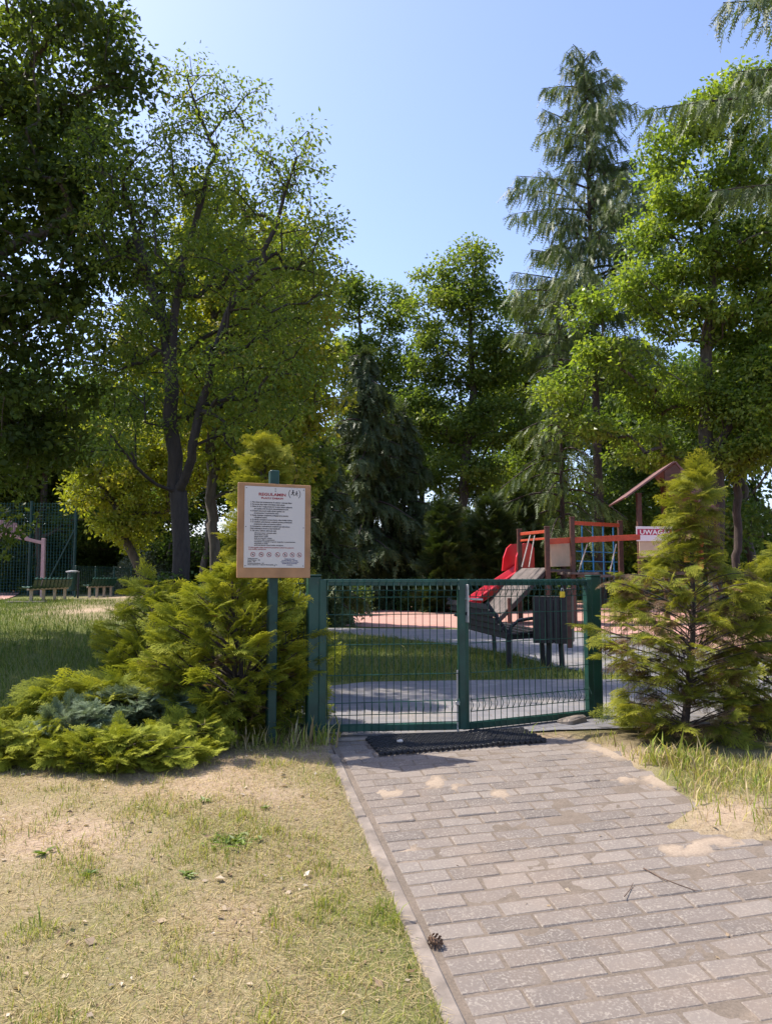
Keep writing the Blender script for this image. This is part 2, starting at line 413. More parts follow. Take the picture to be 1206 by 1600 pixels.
# sand in the joints, drifting over the bricks in places
U_, V_ = np.meshgrid(np.arange(-.02, 5, .022), np.arange(-1.4, 3.3, .022))
W = P0 + U_[..., None] * E1 + V_[..., None] * E2
W[..., 2] = zbase(W[..., 0], W[..., 1])
spx, spy = topix(W)
dr = np.zeros(U_.shape)
for (cx, cy, rx, ry, a) in ((610, 1240, 30, 9, 1), (680, 1224, 22, 12, 1.1), (712, 1230, 18, 10, .8), (785, 1242, 24, 12, 1), (740, 1215, 80, 14, .45), (860, 1215, 60, 12, .3), (975, 1219, 26, 8, .9), (1075, 1328, 50, 12, 1.25), (1130, 1318, 70, 10, 1.1),
                            (635, 1335, 26, 26, .75), (600, 1280, 14, 30, .5), (1190, 1590, 70, 25, .55), (1110, 1600, 40, 12, .5), (960, 1170, 50, 18, 1.1), (1040, 1215, 45, 22, 1), (1110, 1262, 30, 18, 1), (1030, 1265, 50, 30, .35), (640, 1150, 160, 8, .8), (880, 1140, 50, 8, 1.2)):
    dr = np.maximum(dr, a * np.exp(-(((spx - cx) / rx) ** 2 + ((spy - cy) / ry) ** 2)))
nz = fbm(W[..., 0] * 14, W[..., 1] * 14, 21, 6) + rng.normal(0, .05, W[..., 0].shape)
W[..., 2] += -.0008 + .010 * np.clip(dr * (.1 + 1.8 * nz) - .46, 0, .6) + .004 * (nz - .5)
nr, ncol = U_.shape; ids = np.arange(nr * ncol).reshape(nr, ncol)
Q = np.stack([ids[:-1, :-1], ids[:-1, 1:], ids[1:, 1:], ids[1:, :-1]], -1).reshape(-1, 4)
cen = W.reshape(-1, 3)[Q].mean(1); keep = inpoly(cen[:, 0], cen[:, 1], PATHXY) & (cen[:, 1] < 5.15); Q = Q[keep]
m, nt, b = newmat('joint_sand'); f = noise(nt, 90, 5, .7); f2 = noise(nt, 9, 4)
nt.links.new(mixc(nt, ramp(nt, f2, [(.4, (0, 0, 0)), (.6, (1, 1, 1))]), ramp(nt, f, [(.3, (.11, .086, .064)), (.7, (.19, .15, .112))]), ramp(nt, f, [(.3, (.14, .11, .082)), (.7, (.22, .172, .13))])), b.inputs['Base Color'])
cj = b.inputs['Base Color'].links[0].from_socket
nt.links.new(mixc(nt, attr(nt, 'drift'), cj, ramp(nt, f, [(.3, (.27, .205, .145)), (.7, (.40, .315, .23))])), b.inputs['Base Color'])
b.inputs['Roughness'].default_value = 1; bump(nt, b, f, .6, .006); M_SAND = m
me = mesh_np('sand', W.reshape(-1, 3), Q, smooth=True)
a = me.attributes.new('drift', 'FLOAT', 'POINT'); a.data.foreach_set('value', np.clip(dr * (.1 + 1.8 * nz) * 2.0 - .8, 0, 1).ravel().astype(np.float32))
tag(link('sand', me, M_SAND), None, None, kind='structure')
# concrete edging strip beside the path: 1 m slabs
M_CONC = solid('edging_concrete', (.215, .178, .145), .9, .35, 12, bmp=.4)
mb = MB()
for k in range(-1, 4):
    a = P0 + E1 * (-.038 + rng.normal(0, .003)) + E2 * (.98 * k - .45); c = a + E2 * .487
    ax = np.stack([E2, -E1, PN]); mb.cbox(c - PN * (.046 - rng.normal(0, .002)) + np.array([0, 0, zbase(c[0], c[1]) - zplane(c[0], c[1])]), (.97, .062, .10), .010, ax)
tag(mb.build('kerb', M_CONC), None, None, kind='structure')

# ---------------------------------------------------------------- paving and courts beyond the gate
def sheet(name, pts, z, mat, px=True):
    P = np.array([gp(a, b, z) for a, b in pts]) if px else np.array(pts, float)
    P[:, 2] = z
    n = len(P); Pn = []
    for i in range(n):      # Chaikin corner cutting
        Pn += [P[i] * .75 + P[(i + 1) % n] * .25, P[i] * .25 + P[(i + 1) % n] * .75]
    import bmesh
    bm = bmesh.new(); vs = [bm.verts.new(p) for p in Pn]; f = bm.faces.new(vs); bmesh.ops.triangulate(bm, faces=[f])
    for f in bm.faces:
        if f.normal.z < 0: f.normal_flip()
    me = bpy.data.meshes.new(name); bm.to_mesh(me); bm.free()
    return tag(link(name, me, mat), None, None, kind='structure')
m, nt, b = newmat('grey_setts'); br = nt.nodes.new('ShaderNodeTexBrick'); tc = nt.nodes.new('ShaderNodeTexCoord'); nt.links.new(tc.outputs['Object'], br.inputs['Vector'])
br.inputs['Scale'].default_value = 1; br.inputs['Brick Width'].default_value = .2; br.inputs['Row Height'].default_value = .1; br.inputs['Mortar Size'].default_value = .004
br.inputs['Color1'].default_value = (.31, .30, .31, 1); br.inputs['Color2'].default_value = (.24, .235, .25, 1); br.inputs['Mortar'].default_value = (.16, .14, .12, 1)
nt.links.new(mixc(nt, ramp(nt, noise(nt, 1.3, 6, .7), [(.5, (0, 0, 0)), (.75, (.6, .6, .6))]), br.outputs['Color'], (.34, .28, .2)), b.inputs['Base Color']); b.inputs['Roughness'].default_value = .9
M_SETT = m
br.inputs['Color1'].default_value = (.20, .192, .196, 1); br.inputs['Color2'].default_value = (.15, .146, .154, 1)
m, nt, b = newmat('pink_rubber_surface'); f = noise(nt, 220, 3); f2 = noise(nt, 1.2, 6, .65)
nt.links.new(mixc(nt, ramp(nt, f2, [(.4, (0, 0, 0)), (.8, (.55, .55, .55))]), ramp(nt, f, [(.3, (.36, .17, .135)), (.7, (.48, .25, .20))]), (.42, .32, .24)), b.inputs['Base Color']); b.inputs['Roughness'].default_value = .95
M_PINK = m
sheet('paved_walk', [(470, 1149), (700, 1150), (930, 1137), (1500, 1128), (1500, 1062), (900, 1061), (700, 1063), (530, 1066), (470, 1090)], .004, M_SETT)
sheet('outer_walk', [(380, 980), (512, 981), (800, 984), (960, 990), (1060, 1008), (1300, 1040), (1500, 1058), (1060, 1059), (905, 1052), (800, 1022), (700, 1006), (600, 995), (512, 988), (380, 985)], .004, M_SETT)
sheet('play_surface', [(470, 968), (520, 961), (640, 946), (760, 942), (1400, 941), (1700, 960), (1700, 1058), (1500, 1056), (1300, 1038), (1060, 1006), (960, 988), (800, 982), (512, 979)], .006, M_PINK)
sheet('sports_court', [(47, 914.5), (-500, 914.5), (-500, 958), (0, 939.5), (30, 929)], .345, M_PINK)

# ---------------------------------------------------------------- grass and litter
BL = []
for lean in (.15, .35, .6, .95):
    wv = .036
    V = np.array([[0, -wv, 0], [0, wv, 0], [lean * .35, wv * .8, .55], [lean * .35, -wv * .8, .55], [lean, 0, .98 - lean * .25], [lean, 0, .98 - lean * .25]])
    BL.append((V, np.array([[0, 1, 2, 3], [3, 2, 4, 5]]), np.zeros(2)))
FLAT = [(np.array([[0, -.011, 0], [0, .011, 0], [.5, .018, .05], [.5, -.006, .05], [1, .01, .0], [1, .01, .0]]), np.array([[0, 1, 2, 3], [3, 2, 4, 5]]), np.zeros(2))]
def blades_at(x, y, h, rnd, tm=BL, sink=.004):
    n = len(x); a = rng.random(n) * 2 * math.pi
    X = np.stack([np.cos(a), np.sin(a), 0 * a], 1); Z = np.stack([rng.normal(0, .15, n), rng.normal(0, .15, n), np.ones(n)], 1)
    Fm = np.stack([X, np.cross(nrm(Z), X), nrm(Z)], 1)
    return scatter(tm, np.stack([x, y, zg(x, y) - sink], 1), X, Z, h, rnd)
def merge(parts):
    V = []; Q = []; Rr = []; n = 0
    for v, q, r in parts: V.append(v); Q.append(q + n); Rr.append(r); n += len(v)
    return np.concatenate(V), np.concatenate(Q), np.concatenate(Rr)
M_GRASS = leafmat('grass_blades', [(0, (.22, .15, .08)), (.15, (.46, .35, .19)), (.3, (.62, .50, .29)), (.42, (.52, .45, .16)), (.55, (.40, .39, .075)), (.75, (.29, .33, .05)), (1, (.13, .20, .03))], .32, (1.2, 1.2, .7), .6, .2)
def sample(n, x0, x1, y0, y1, py=1.0):
    return rng.uniform(x0, x1, n), y0 + (y1 - y0) * rng.random(n) ** py
def vis(x, y, mg=60):
    px, py = topix(np.stack([x, y, zbase(x, y)], -1)); return (px > -mg) & (px < 1206 + mg) & (py < 1600 + mg * 2)
parts = []
# near dry lawn left of the path
x, y = sample(420000, -3.4, .45, 1.9, 5.25, 1.15); u, v = uv_of(x, y)
tuft = fbm(x * 6, y * 6, 31, 5); g = greenness(x, y)
dens = (.52 + .45 * sstep(.38, .70, tuft)) * (1 - .62 * sandiness(x, y)) * (.62 + .38 * g)
k = (u < -.06 + .015 * vnoise(x * 20, y * 20, 2)) & vis(x, y) & (rng.random(len(x)) < dens); x, y, g, tuft = x[k], y[k], g[k], tuft[k]
isg = rng.random(len(x)) < np.clip(.38 + .45 * g + .35 * (tuft - .5), 0, 1)
h = np.where(isg, rng.gamma(4, .0055, len(x)), rng.gamma(3, .0062, len(x))) * (.72 + .42 * sstep(.5, .75, tuft))
parts.append(blades_at(x, y, h, np.where(isg, rng.uniform(.5, 1, len(x)), rng.uniform(0, .42, len(x)))))
# flat straw thatch
x, y = sample(110000, -3.4, .45, 1.9, 5.25); u, v = uv_of(x, y)
k = (u < -.06) & vis(x, y) & (rng.random(len(x)) < .25 + .6 * sstep(.35, .7, fbm(x * 4, y * 4, 77))); x, y = x[k], y[k]
parts.append(blades_at(x, y, rng.uniform(.02, .075, len(x)), rng.uniform(0, .40, len(x)), FLAT, -.002))
# right verge
x, y = sample(60000, .9, 4.2, 3.0, 5.2); k = ~inpath(x, y) & vis(x, y); x, y = x[k], y[k]
d = fbm(x * 2.2, y * 2.2, 51); px, py = topix(np.stack([x, y, zbase(x, y)], -1))
k = rng.random(len(x)) < sstep(.3, .6, d) * (1 - .9 * sandiness(x, y)) * np.where(py > 1180, 1, .5); x, y = x[k], y[k]
px, py = topix(np.stack([x, y, zbase(x, y)], -1))
h = rng.gamma(4, .010, len(x)) * (1 + .9 * np.exp(-(((px - 1030) / 70) ** 2 + ((py - 1185) / 30) ** 2)))
parts.append(blades_at(x, y, h, np.where(rng.random(len(x)) < .60, rng.uniform(.42, .95, len(x)), rng.uniform(0, .4, len(x)))))
# tufts along the foot of the shrubs and gate posts
x, y = sample(9000, -2.9, -.3, 4.3, 5.25); px, py = topix(np.stack([x, y, zbase(x, y)], -1))
edge = np.interp(px, [0, 100, 250, 400, 530], [1235, 1235, 1185, 1155, 1150]); k = (np.abs(py - edge - 4) < 14) & (rng.random(len(x)) < .5); x, y = x[k], y[k]
parts.append(blades_at(x, y, rng.gamma(5, .02, len(x)), np.where(rng.random(len(x)) < .6, rng.uniform(.45, 1, len(x)), rng.uniform(0, .4, len(x)))))
V, Q, Rr = merge(parts)
tag(link('dry_grass', mesh_np('dry_grass', V, Q, rnd=Rr), M_GRASS), None, None, kind='stuff')
# lusher lawn in the shade on the left, and the island inside the gate
parts = []
x, y = sample(230000, -14, -1.0, 5.4, 26, 1.7); px, py = topix(np.stack([x, y, zbase(x, y)], -1))
k = vis(x, y) & (px < 480) & (rng.random(len(x)) < (1 - .97 * sandiness(x, y)) * (.45 + .55 * fbm(x, y, 8)))
x, y = x[k], y[k]
parts.append(blades_at(x, y, rng.gamma(6, .010, len(x)) * np.clip(y / 8, 1, 1.35), np.where(rng.random(len(x)) < .88, rng.uniform(.45, 1, len(x)), rng.uniform(.1, .5, len(x)))))
ISL = [(440, 1066), (530, 1066), (700, 1063), (900, 1061), (1020, 1060), (905, 1052), (800, 1023), (700, 1007), (600, 996), (512, 989), (380, 986), (380, 1066)]
x, y = sample(90000, -3, 3.6, 7.4, 15.5, 1.1); px, py = topix(np.stack([x, y, 0 * x], -1)); k = inpoly(px, py, ISL) & (rng.random(len(x)) < .4 + .6 * fbm(x * 2, y * 2, 9)); x, y = x[k], y[k]
parts.append(blades_at(x, y, rng.gamma(6, .011, len(x)), np.where(rng.random(len(x)) < .62, rng.uniform(.5, 1, len(x)), rng.uniform(0, .4, len(x)))))
x, y = sample(40000, -6, 14, 18, 30); px, py = topix(np.stack([x, y, 0 * x], -1)); k = (py < np.interp(px, [400, 520, 640, 760, 1206], [972, 960, 945, 941, 940])) ; x, y = x[k], y[k]
parts.append(blades_at(x, y, rng.gamma(6, .018, len(x)), rng.uniform(.5, 1, len(x))))
V, Q, Rr = merge(parts)
M_LAWN = leafmat('lawn_blades', [(0, (.24, .21, .08)), (.4, (.17, .20, .04)), (.7, (.105, .155, .026)), (1, (.06, .10, .018))], .3, (1.2, 1.2, .7), .6, .2)
tag(link('lawn_grass', mesh_np('lawn_grass', V, Q, rnd=Rr), M_LAWN), None, None, kind='stuff')
# dry leaves, bark flakes
x, y = sample(2600, -3.4, 1.9, 1.95, 5.3); u, v = uv_of(x, y); k = ((u < -.09) | (rng.random(len(x)) < .05)) & vis(x, y); x, y = x[k], y[k]; n = len(x)
X = nrm(np.stack([rng.normal(0, 1, n), rng.normal(0, 1, n), rng.normal(0, .25, n)], 1)); Z = np.stack([rng.normal(0, .4, n), rng.normal(0, .4, n), np.ones(n)], 1)
V, Q, Rr = scatter(LEAF, np.stack([x, y, np.where(inpath(x, y), zbase(x, y) + .004, zg(x, y) + .008)], 1), X, Z, rng.gamma(3, .0050, n), rng.random(n) * .8)
M_LITTER = leafmat('dry_leaf_litter', [(0, (.16, .10, .055)), (.5, (.34, .25, .15)), (.8, (.5, .42, .32)), (1, (.62, .58, .52))], .1)
tag(link('leaf_litter', mesh_np('leaf_litter', V, Q, rnd=Rr), M_LITTER), None, None, kind='stuff')
# broad-leaved weeds in the lawn (low rosettes)
M_WEED = leafmat('weed_leaves', [(0, (.09, .14, .025)), (1, (.20, .27, .05))], .3)
for (px, py, nl, sz, lb) in ((365, 1340, 60, .042, 'wide bright green weed patch in the dry lawn left of the path'), (70, 1365, 7, .055, 'upright small green weed at the left edge of the dry lawn'), (318, 1277, 9, .04, 'small green weed in the upper middle of the dry lawn'),
                             (140, 1400, 12, .04, 'spreading pale weed in the left part of the dry lawn'), (415, 1280, 9, .035, 'low weed in the dry lawn nearer the path edge'), (290, 1398, 12, .04, 'weed tuft in the dry lawn below the wide patch')):
    r = ray(px, py); t = ((PP - CAM) @ PN) / (r @ PN); q = CAM + r * t; zz = float(zg(q[0], q[1])); n = nl
    a = rng.random(n) * 6.28; rad = rng.random(n) * sz * (3.4 if nl > 30 else .6)
    pos = np.stack([rad * np.cos(a * 3), rad * np.sin(a * 3) * .8, np.full(n, .004)], 1)
    X = np.stack([np.cos(a), np.sin(a), rng.uniform(.15, .9, n)], 1); Z = np.tile([0, 0, 1.], (n, 1)) + X * [-.5, -.5, 0]
    pos *= np.where(nl > 30, 1.0, .5); pos[:, 2] = .004
    V, Q, Rr = scatter([t_leaf(.22, .03, .25)], pos, X, Z, rng.uniform(.6, 1.1, n) * sz, rng.random(n))
    sv = np.stack([np.zeros((n, 3)) + [0, .003, .003], np.zeros((n, 3)) + [0, -.003, .003], pos + [0, -.002, .004], pos + [0, .002, .004]], 1).reshape(-1, 3)
    Q = np.concatenate([Q, np.arange(n * 4).reshape(-1, 4) + len(V)]); V = np.concatenate([V, sv]); Rr = np.concatenate([Rr, np.full(n, .3)])
    tag(link('weed', mesh_np('weed', V, Q, rnd=Rr), M_WEED, loc=(q[0], q[1], zz)), lb, 'weed', 'weeds in the dry lawn')

# ---------------------------------------------------------------- trees
M_BARK = barkmat('grey_brown_bark', (.035, .028, .022), (.13, .105, .08))
M_BARK2 = barkmat('reddish_conifer_bark', (.025, .018, .014), (.085, .06, .048))
def chain_pts(p): return np.array(p, float)
def grow(skel, targets, r0, rtip=.008, step=.4, bend=.12):
    """skel: list of (points, parent_chain_index, point_index). returns nodes, chains, radii"""
    cap = 400 + sum(len(s[0]) for s in skel) + sum(2 for _ in targets) * 40
    P = np.zeros((cap, 3)); par = np.full(cap, -1); n = 0; chains = []; starts = []
    for pts, pc, pi in skel:
        ids = []
        if pc is not None: ids.append(chains[pc][pi])
        p = np.array(pts, float)
        # resample
        seg = np.linalg.norm(np.diff(p, axis=0), axis=1); L = np.concatenate([[0], np.cumsum(seg)]); m = max(2, int(L[-1] / step) + 1)
        key = []
        full = np.unique(np.concatenate([np.linspace(0, L[-1], m), L]))
        pr = np.stack([np.interp(full, L, p[:, i]) for i in range(3)], 1)
        jit = rng.normal(0, .02, pr.shape); jit[0] = 0; pr = pr + jit
        if pc is not None: pr = pr[1:]
        for q in pr:
            P[n] = q; par[n] = ids[-1] if ids else -1; ids.append(n); n += 1
        chains.append(ids)
        starts.append(full)
    sk = P[:n].copy()
    dm = np.array([np.min(np.linalg.norm(sk - t, axis=1)) for t in targets])
    tipn = []
    for t in np.asarray(targets)[np.argsort(dm)]:
        d = t - P[:n]; hd = np.hypot(d[:, 0], d[:, 1]); dist = np.linalg.norm(d, axis=1)
        cost = dist + .9 * np.maximum(0, .35 * hd - d[:, 2])
        i = int(np.argmin(cost)); p0 = P[i]; L = dist[i]
        k = max(2, min(30, int(L / step) + 1)); s = np.linspace(0, 1, k + 1)[1:, None]
        c = (p0 + t) / 2 + np.array([0, 0, bend * L]) + rng.normal(0, .07, 3) * L
        q = (1 - s) ** 2 * p0 + 2 * s * (1 - s) * c + s * s * t
        ids = [i]
        for pt in q:
            if n >= cap - 1: break
            P[n] = pt; par[n] = ids[-1]; ids.append(n); n += 1
        chains.append(ids); tipn.append(ids[-1])
    cnt = np.ones(n) * .02; cnt[tipn] += 1
    for ids in chains: cnt[ids[-1]] += .3
    for i in range(n - 1, 0, -1):
        if par[i] >= 0: cnt[par[i]] += cnt[i]
    pw = math.log(r0 / rtip) / math.log(max(cnt[0], 2))
    rad = rtip * np.maximum(cnt, .6) ** pw
    return P[:n], chains, rad, par[:n]
def wood(P, chains, rad, base, minr=0):
    mb = MB()
    for ci, ids in enumerate(chains):
        if len(ids) < 2: continue
        rr = rad[ids].copy()
        if ci > 0: rr[0] = min(rr[0], rr[1] * 1.25)
        if rr.max() < minr: continue
        mb.tube(P[ids] - base, rr, 8 if rr.max() > .08 else (5 if rr.max() > .02 else 3), caps=False)
    return mb
def lobes_targets(lobes, n, shell=.55, shrink=.86):
    w_ = np.array([(l[3] * l[4] * l[5]) ** .75 for l in lobes]); w_ = w_ / w_.sum(); out = []
    for l, ww in zip(lobes, w_):
        c = at(l[0], l[1], l[2]); k = max(3, int(round(ww * n)))
        d = nrm(rng.normal(0, 1, (k, 3))); rr = (shell ** 3 + (1 - shell ** 3) * rng.random((k, 1))) ** (1 / 3)
        out.append(c + d * rr * np.array(l[3:6]) * shrink)
    return np.concatenate(out)
def foliage(T, K, cl, size, tmpl=LEAF, droop=.3, crnd=.55, up=1.0, extra=None):
    n = len(T) * K; cr = np.repeat(rng.random(len(T)), K)
    off = nrm(rng.normal(0, 1, (n, 3))) * rng.random((n, 1)) ** .45 * np.array([1.5, 1.5, .95]) * cl
    off *= np.repeat(rng.uniform(.65, 1.25, len(T)), K)[:, None]
    pos = np.repeat(T, K, 0) + off
    X = nrm(off * .8 / cl + rng.normal(0, .7, (n, 3)) + np.array([0, 0, -droop])); Z = rng.normal(0, .62, (n, 3)) + np.array([-.15, 0, .85 * up])
    return scatter(tmpl, pos, X, Z, rng.uniform(.65, 1.2, n) * size, crnd * cr + (1 - crnd) * rng.random(n))
def treething(name, label, cat, base, woodmb, leaves, bark, lmat, group=None):
    t = thing(name, label, cat, base, 0, group)
    woodmb.build('trunk', bark, t, smooth=True)
    V, Q, r = leaves
    link('crown', mesh_np('crown', V - np.asarray(base), Q, rnd=r), lmat, t)
    return t
def broadleaf(name, label, base, skel, lobes, n, K, cl, size, lmat, r0, tmpl=LEAF, bark=None, shell=.55, droop=.3, cat='tree', minr=.006, bend=.12, group=None):
    base = np.asarray(base, float); T = lobes_targets(lobes, n, shell); T = T[T[:, 2] > base[2] + .4]
    P, ch, rad, par = grow(skel, T, r0, bend=bend)
    return treething(name, label, cat, base, wood(P, ch, rad, base, minr), foliage(T, K, cl, size, tmpl, droop), bark or M_BARK, lmat, group)
def pxs(Y, *pts): return [at(a, b, Y + (c[0] if c else 0)) for a, b, *c in pts]

L_DARK = leafmat('dark_maple_leaves', [(0, (.042, .066, .016)), (.5, (.066, .102, .022)), (1, (.12, .155, .032))], .47)
L_ROB = leafmat('robinia_leaflets', [(0, (.07, .115, .022)), (.5, (.12, .175, .03)), (.9, (.20, .235, .042)), (1, (.26, .20, .06))], .5)
L_YEL = leafmat('yellow_green_leaves', [(0, (.13, .17, .022)), (.6, (.22, .25, .03)), (1, (.30, .26, .05))], .45)
L_OAK = leafmat('fresh_oak_leaves', [(0, (.085, .14, .023)), (.5, (.15, .215, .034)), (1, (.25, .30, .055))], .55, rough=.4, spec=.45)
L_LIN = leafmat('linden_leaves', [(0, (.07, .115, .024)), (.6, (.125, .18, .036)), (1, (.23, .26, .055))], .52)
L_BG = leafmat('wood_leaves', [(0, (.05, .085, .02)), (.6, (.09, .145, .03)), (1, (.16, .20, .042))], .48)
L_LARCH = leafmat('larch_needles', [(0, (.055, .085, .028)), (.6, (.095, .135, .04)), (1, (.17, .175, .055))], .32)
L_SPR = leafmat('spruce_needles', [(0, (.03, .047, .018)), (.6, (.065, .092, .030)), (1, (.13, .155, .05))], .25)

# big dark maple, trunk just outside the frame on the left
b0 = np.array([-8.3, 11.0, float(zg(-8.3, 11.0))])
broadleaf('maple_tree', 'big dark leafy tree filling the upper left corner of the view', b0,
          [([b0, b0 + [.1, 0, 2.4], b0 + [.3, -.1, 5], b0 + [.2, .2, 9], b0 + [0, 0, 12]], None, 0),
           ([b0 + [.1, 0, 2.4], b0 + [1.4, -.4, 4.2], b0 + [2.8, -.7, 5.4], b0 + [4.0, -.8, 6.0]], 0, 6),
           ([b0 + [.3, -.1, 5], b0 + [1.6, .2, 7], b0 + [3.1, .2, 9.2]], 0, 12)],
          [(-700, 250, 8.6, 2.0, 1.3, 1.2), (-392, 120, 7.7, 1.6, .9, 1.2), (-306, 278, 9.5, 1.8, 1.3, 1.3), (-232, 387, 11.5, 1.8, 1.5, 1.4), (-194, 455, 14, 2.0, 1.6, 1.5), (-330, 420, 8.6, 1.2, .9, .8), (-300, 120, 9.6, 1.8, 1.6, 1.2), (20, 60, 10.8, 2.0, 2.2, 1.5), (110, 90, 10.8, 1.0, 1.5, 1.3), (-60, 200, 10.8, 2.2, 2.4, 2.0), (110, 250, 10.8, 1.2, 1.6, 1.1), (60, 400, 10.8, 1.6, 2.0, 1.4), (150, 350, 10.8, .9, 1.4, 1.1), (40, 540, 10.8, 1.5, 2, 1.3), (80, 640, 10.8, 1.0, 1.6, .8), (-80, 600, 10.8, 1.8, 2.2, 1.4),  # first lobes lie unseen out of frame, added to shade the left lawn
           (-10, 700, 10.8, 1.1, 1.5, .55), (-20, 830, 12.2, .55, .6, .5), (-250, 300, 10.8, 2.2, 3, 3.5), (205, 118, 10.8, .45, .5, .35), (215, 100, 10.8, .3, .3, .2)],
          1050, 80, .28, .115, L_DARK, .26)

# robinia with forked trunk
Y = 9.3; b1 = at(286, 905, Y); b1[2] = float(zg(b1[0], b1[1]))
main = [b1] + pxs(Y, (283, 850), (276, 760), (268, 640), (268, 540), (282, 450), (300, 370), (318, 300), (335, 240), (312, 180), (296, 120))
right = pxs(Y, (280, 800), (296, 720, -.2), (310, 640, -.3), (335, 545, -.5), (372, 450, -.6), (405, 405, -.7), (440, 330, -.7), (468, 240, -.8))
low = pxs(Y, (276, 780), (245, 755, -.3), (212, 728, -.6), (178, 683, -.9))
lft = pxs(Y, (268, 540), (240, 455, .4), (215, 370, .7), (195, 290, .9))
fol = [(310, 150, 12, .65, .7, .5), (285, 110, 12, .3, .4, .3), (375, 165, 12, .5, .6, .4), (300, 260, 12, 1.0, 1.1, .75), (195, 250, 12.5, 1.0, 1.1, .85), (205, 380, 12.5, 1.0, 1.2, .9), (400, 290, 11.5, .9, 1.0, .7), (465, 250, 11.3, .6, .7, .45), (480, 370, 11.3, .65, .9, .75), (500, 430, 11.3, .45, .8, .6),
       (430, 480, 11.4, .8, 1, .8), (330, 420, 12, 1.0, 1.2, .7), (230, 520, 12.3, 1.0, 1.2, .8), (360, 590, 11.6, 1.0, 1.2, .7), (440, 600, 11.4, .7, 1, .75), (230, 640, 12, 1.0, 1.1, .5), (390, 690, 11.6, .7, .8, .4), (170, 560, 12.4, .7, .9, .7), (180, 690, 11.2, .5, .7, .35)]
fol = [(f[0], f[1], Y + (f[2] - 12) * .9, f[3] * .78, f[4] * .85, f[5] * .78) for f in fol]
fol += [(350, 400, 10.9, .8, .7, .7), (420, 520, 11.2, .8, .7, .7), (280, 330, 11.0, .8, .7, .7), (240, 470, 11.2, .8, .7, .7), (340, 560, 11.4, .9, .8, .6), (440, 420, 10.8, .6, .7, .6), (420, 640, 11.0, .7, .7, .5)]  # rear lobes added to deepen the crown so it shades the grass island
T = lobes_targets(fol, 800, .3)
P, ch, rad, par = grow([(main, None, 0), (right, 0, 6), (low, 0, 6), (lft, 0, 12)], T, .105, .0045)
treething('robinia_tree', 'feathery tree with a dark forked trunk behind the notice board', 'tree', b1, wood(P, ch, rad, b1, .004), foliage(T, 56, .17, .062, [t_leaf(.22, .03, .1), t_leaf(.26, -.02, .15)], .5, .5), barkmat('dark_robinia_bark', (.014, .011, .009), (.05, .04, .032)), L_ROB)

def autoskel(base, H, lean=(0, 0), nb=5, z0=.3, spread=.35, seed=0):
    r = np.random.default_rng(seed); base = np.asarray(base, float)
    top = base + np.array([lean[0], lean[1], H * .9])
    main = [base + (top - base) * t + np.array([*r.normal(0, .012 * H, 2), 0]) * (t > 0) for t in np.linspace(0, 1, 7)]
    sk = [(main, None, 0)]
    return sk
def simple_tree(label, px, pyb, Y, H, W, lmat, n=320, K=60, size=.16, cl=.42, top=None, seed=0, z0=.25, trunkr=.16, name='broadleaf_tree', group='broadleaved trees behind the playground', pts=None, zb=None, bark=None):
    b = at(px, 900, Y); b[2] = float(zg(b[0], b[1])) if zb is None else zb
    r = np.random.default_rng(seed); lobes = []
    if pts is None:
        for i in range(11):
            t = r.uniform(0, 1); h = z0 + (1 - z0) * (.08 + .84 * t); ww = W * math.sin(math.pi * (.12 + .80 * (1 - abs(t * 1.0 - .42)) ** 1.0 * .62)) * (1 - .55 * max(0, t - .5) * 2)
            a = r.uniform(0, 6.28); rr = ww * .55
            lobes.append((b + np.array([math.cos(a) * rr, math.sin(a) * rr, h * H]), (ww * .5, ww * .5, H * .10)))
        lobes.append((b + np.array([0, 0, H * .94]), (W * .22, W * .22, H * .07)))
    T = []
    vol = np.array([(l[1][0] * l[1][1] * l[1][2]) ** .7 for l in lobes]); vol /= vol.sum()
    for (c, s), vv in zip(lobes, vol):
        k = max(4, int(vv * n)); d = nrm(rng.normal(0, 1, (k, 3))); T.append(c + d * (.12 + .88 * rng.random((k, 1))) ** (1 / 3) * np.array(s))
    T = np.concatenate(T); T = T[T[:, 2] > b[2] + .8]
    P, ch, rad, par = grow(autoskel(b, H, seed=seed), T, trunkr, .012, step=.6, bend=-.05)
    return treething(name, label, 'tree', b, wood(P, ch, rad, b, .013), foliage(T, K, cl, size), bark or M_BARK, lmat, group)

def lobe_tree(label, pxb, Y, lobes, lmat, n, K, cl, size, r0, name='broadleaf_tree', group='broadleaved trees behind the playground', shell=.4, mid=None, bend=.0, bark=None):
    b = at(pxb, 900, Y); b[2] = float(zg(b[0], b[1]))
    ls = [(l[0], l[1], Y + (l[5] if len(l) > 5 else 0), l[2], l[3], l[4]) for l in lobes]
    topl = min(ls, key=lambda l: l[1]); tp = at(topl[0], topl[1], Y)
    pts = [b] + [b + (tp - b) * t + np.array([*rng.normal(0, .12, 2), 0]) for t in (.2, .4, .6, .8, 1)]
    if mid is not None: pts = [b] + [at(a, c, Y) for a, c in mid] + [tp]
    return broadleaf(name, label, b, [(pts, None, 0)], ls, n, K, cl, size, lmat, r0, shell=shell, minr=.011, bend=bend, group=group, bark=bark)

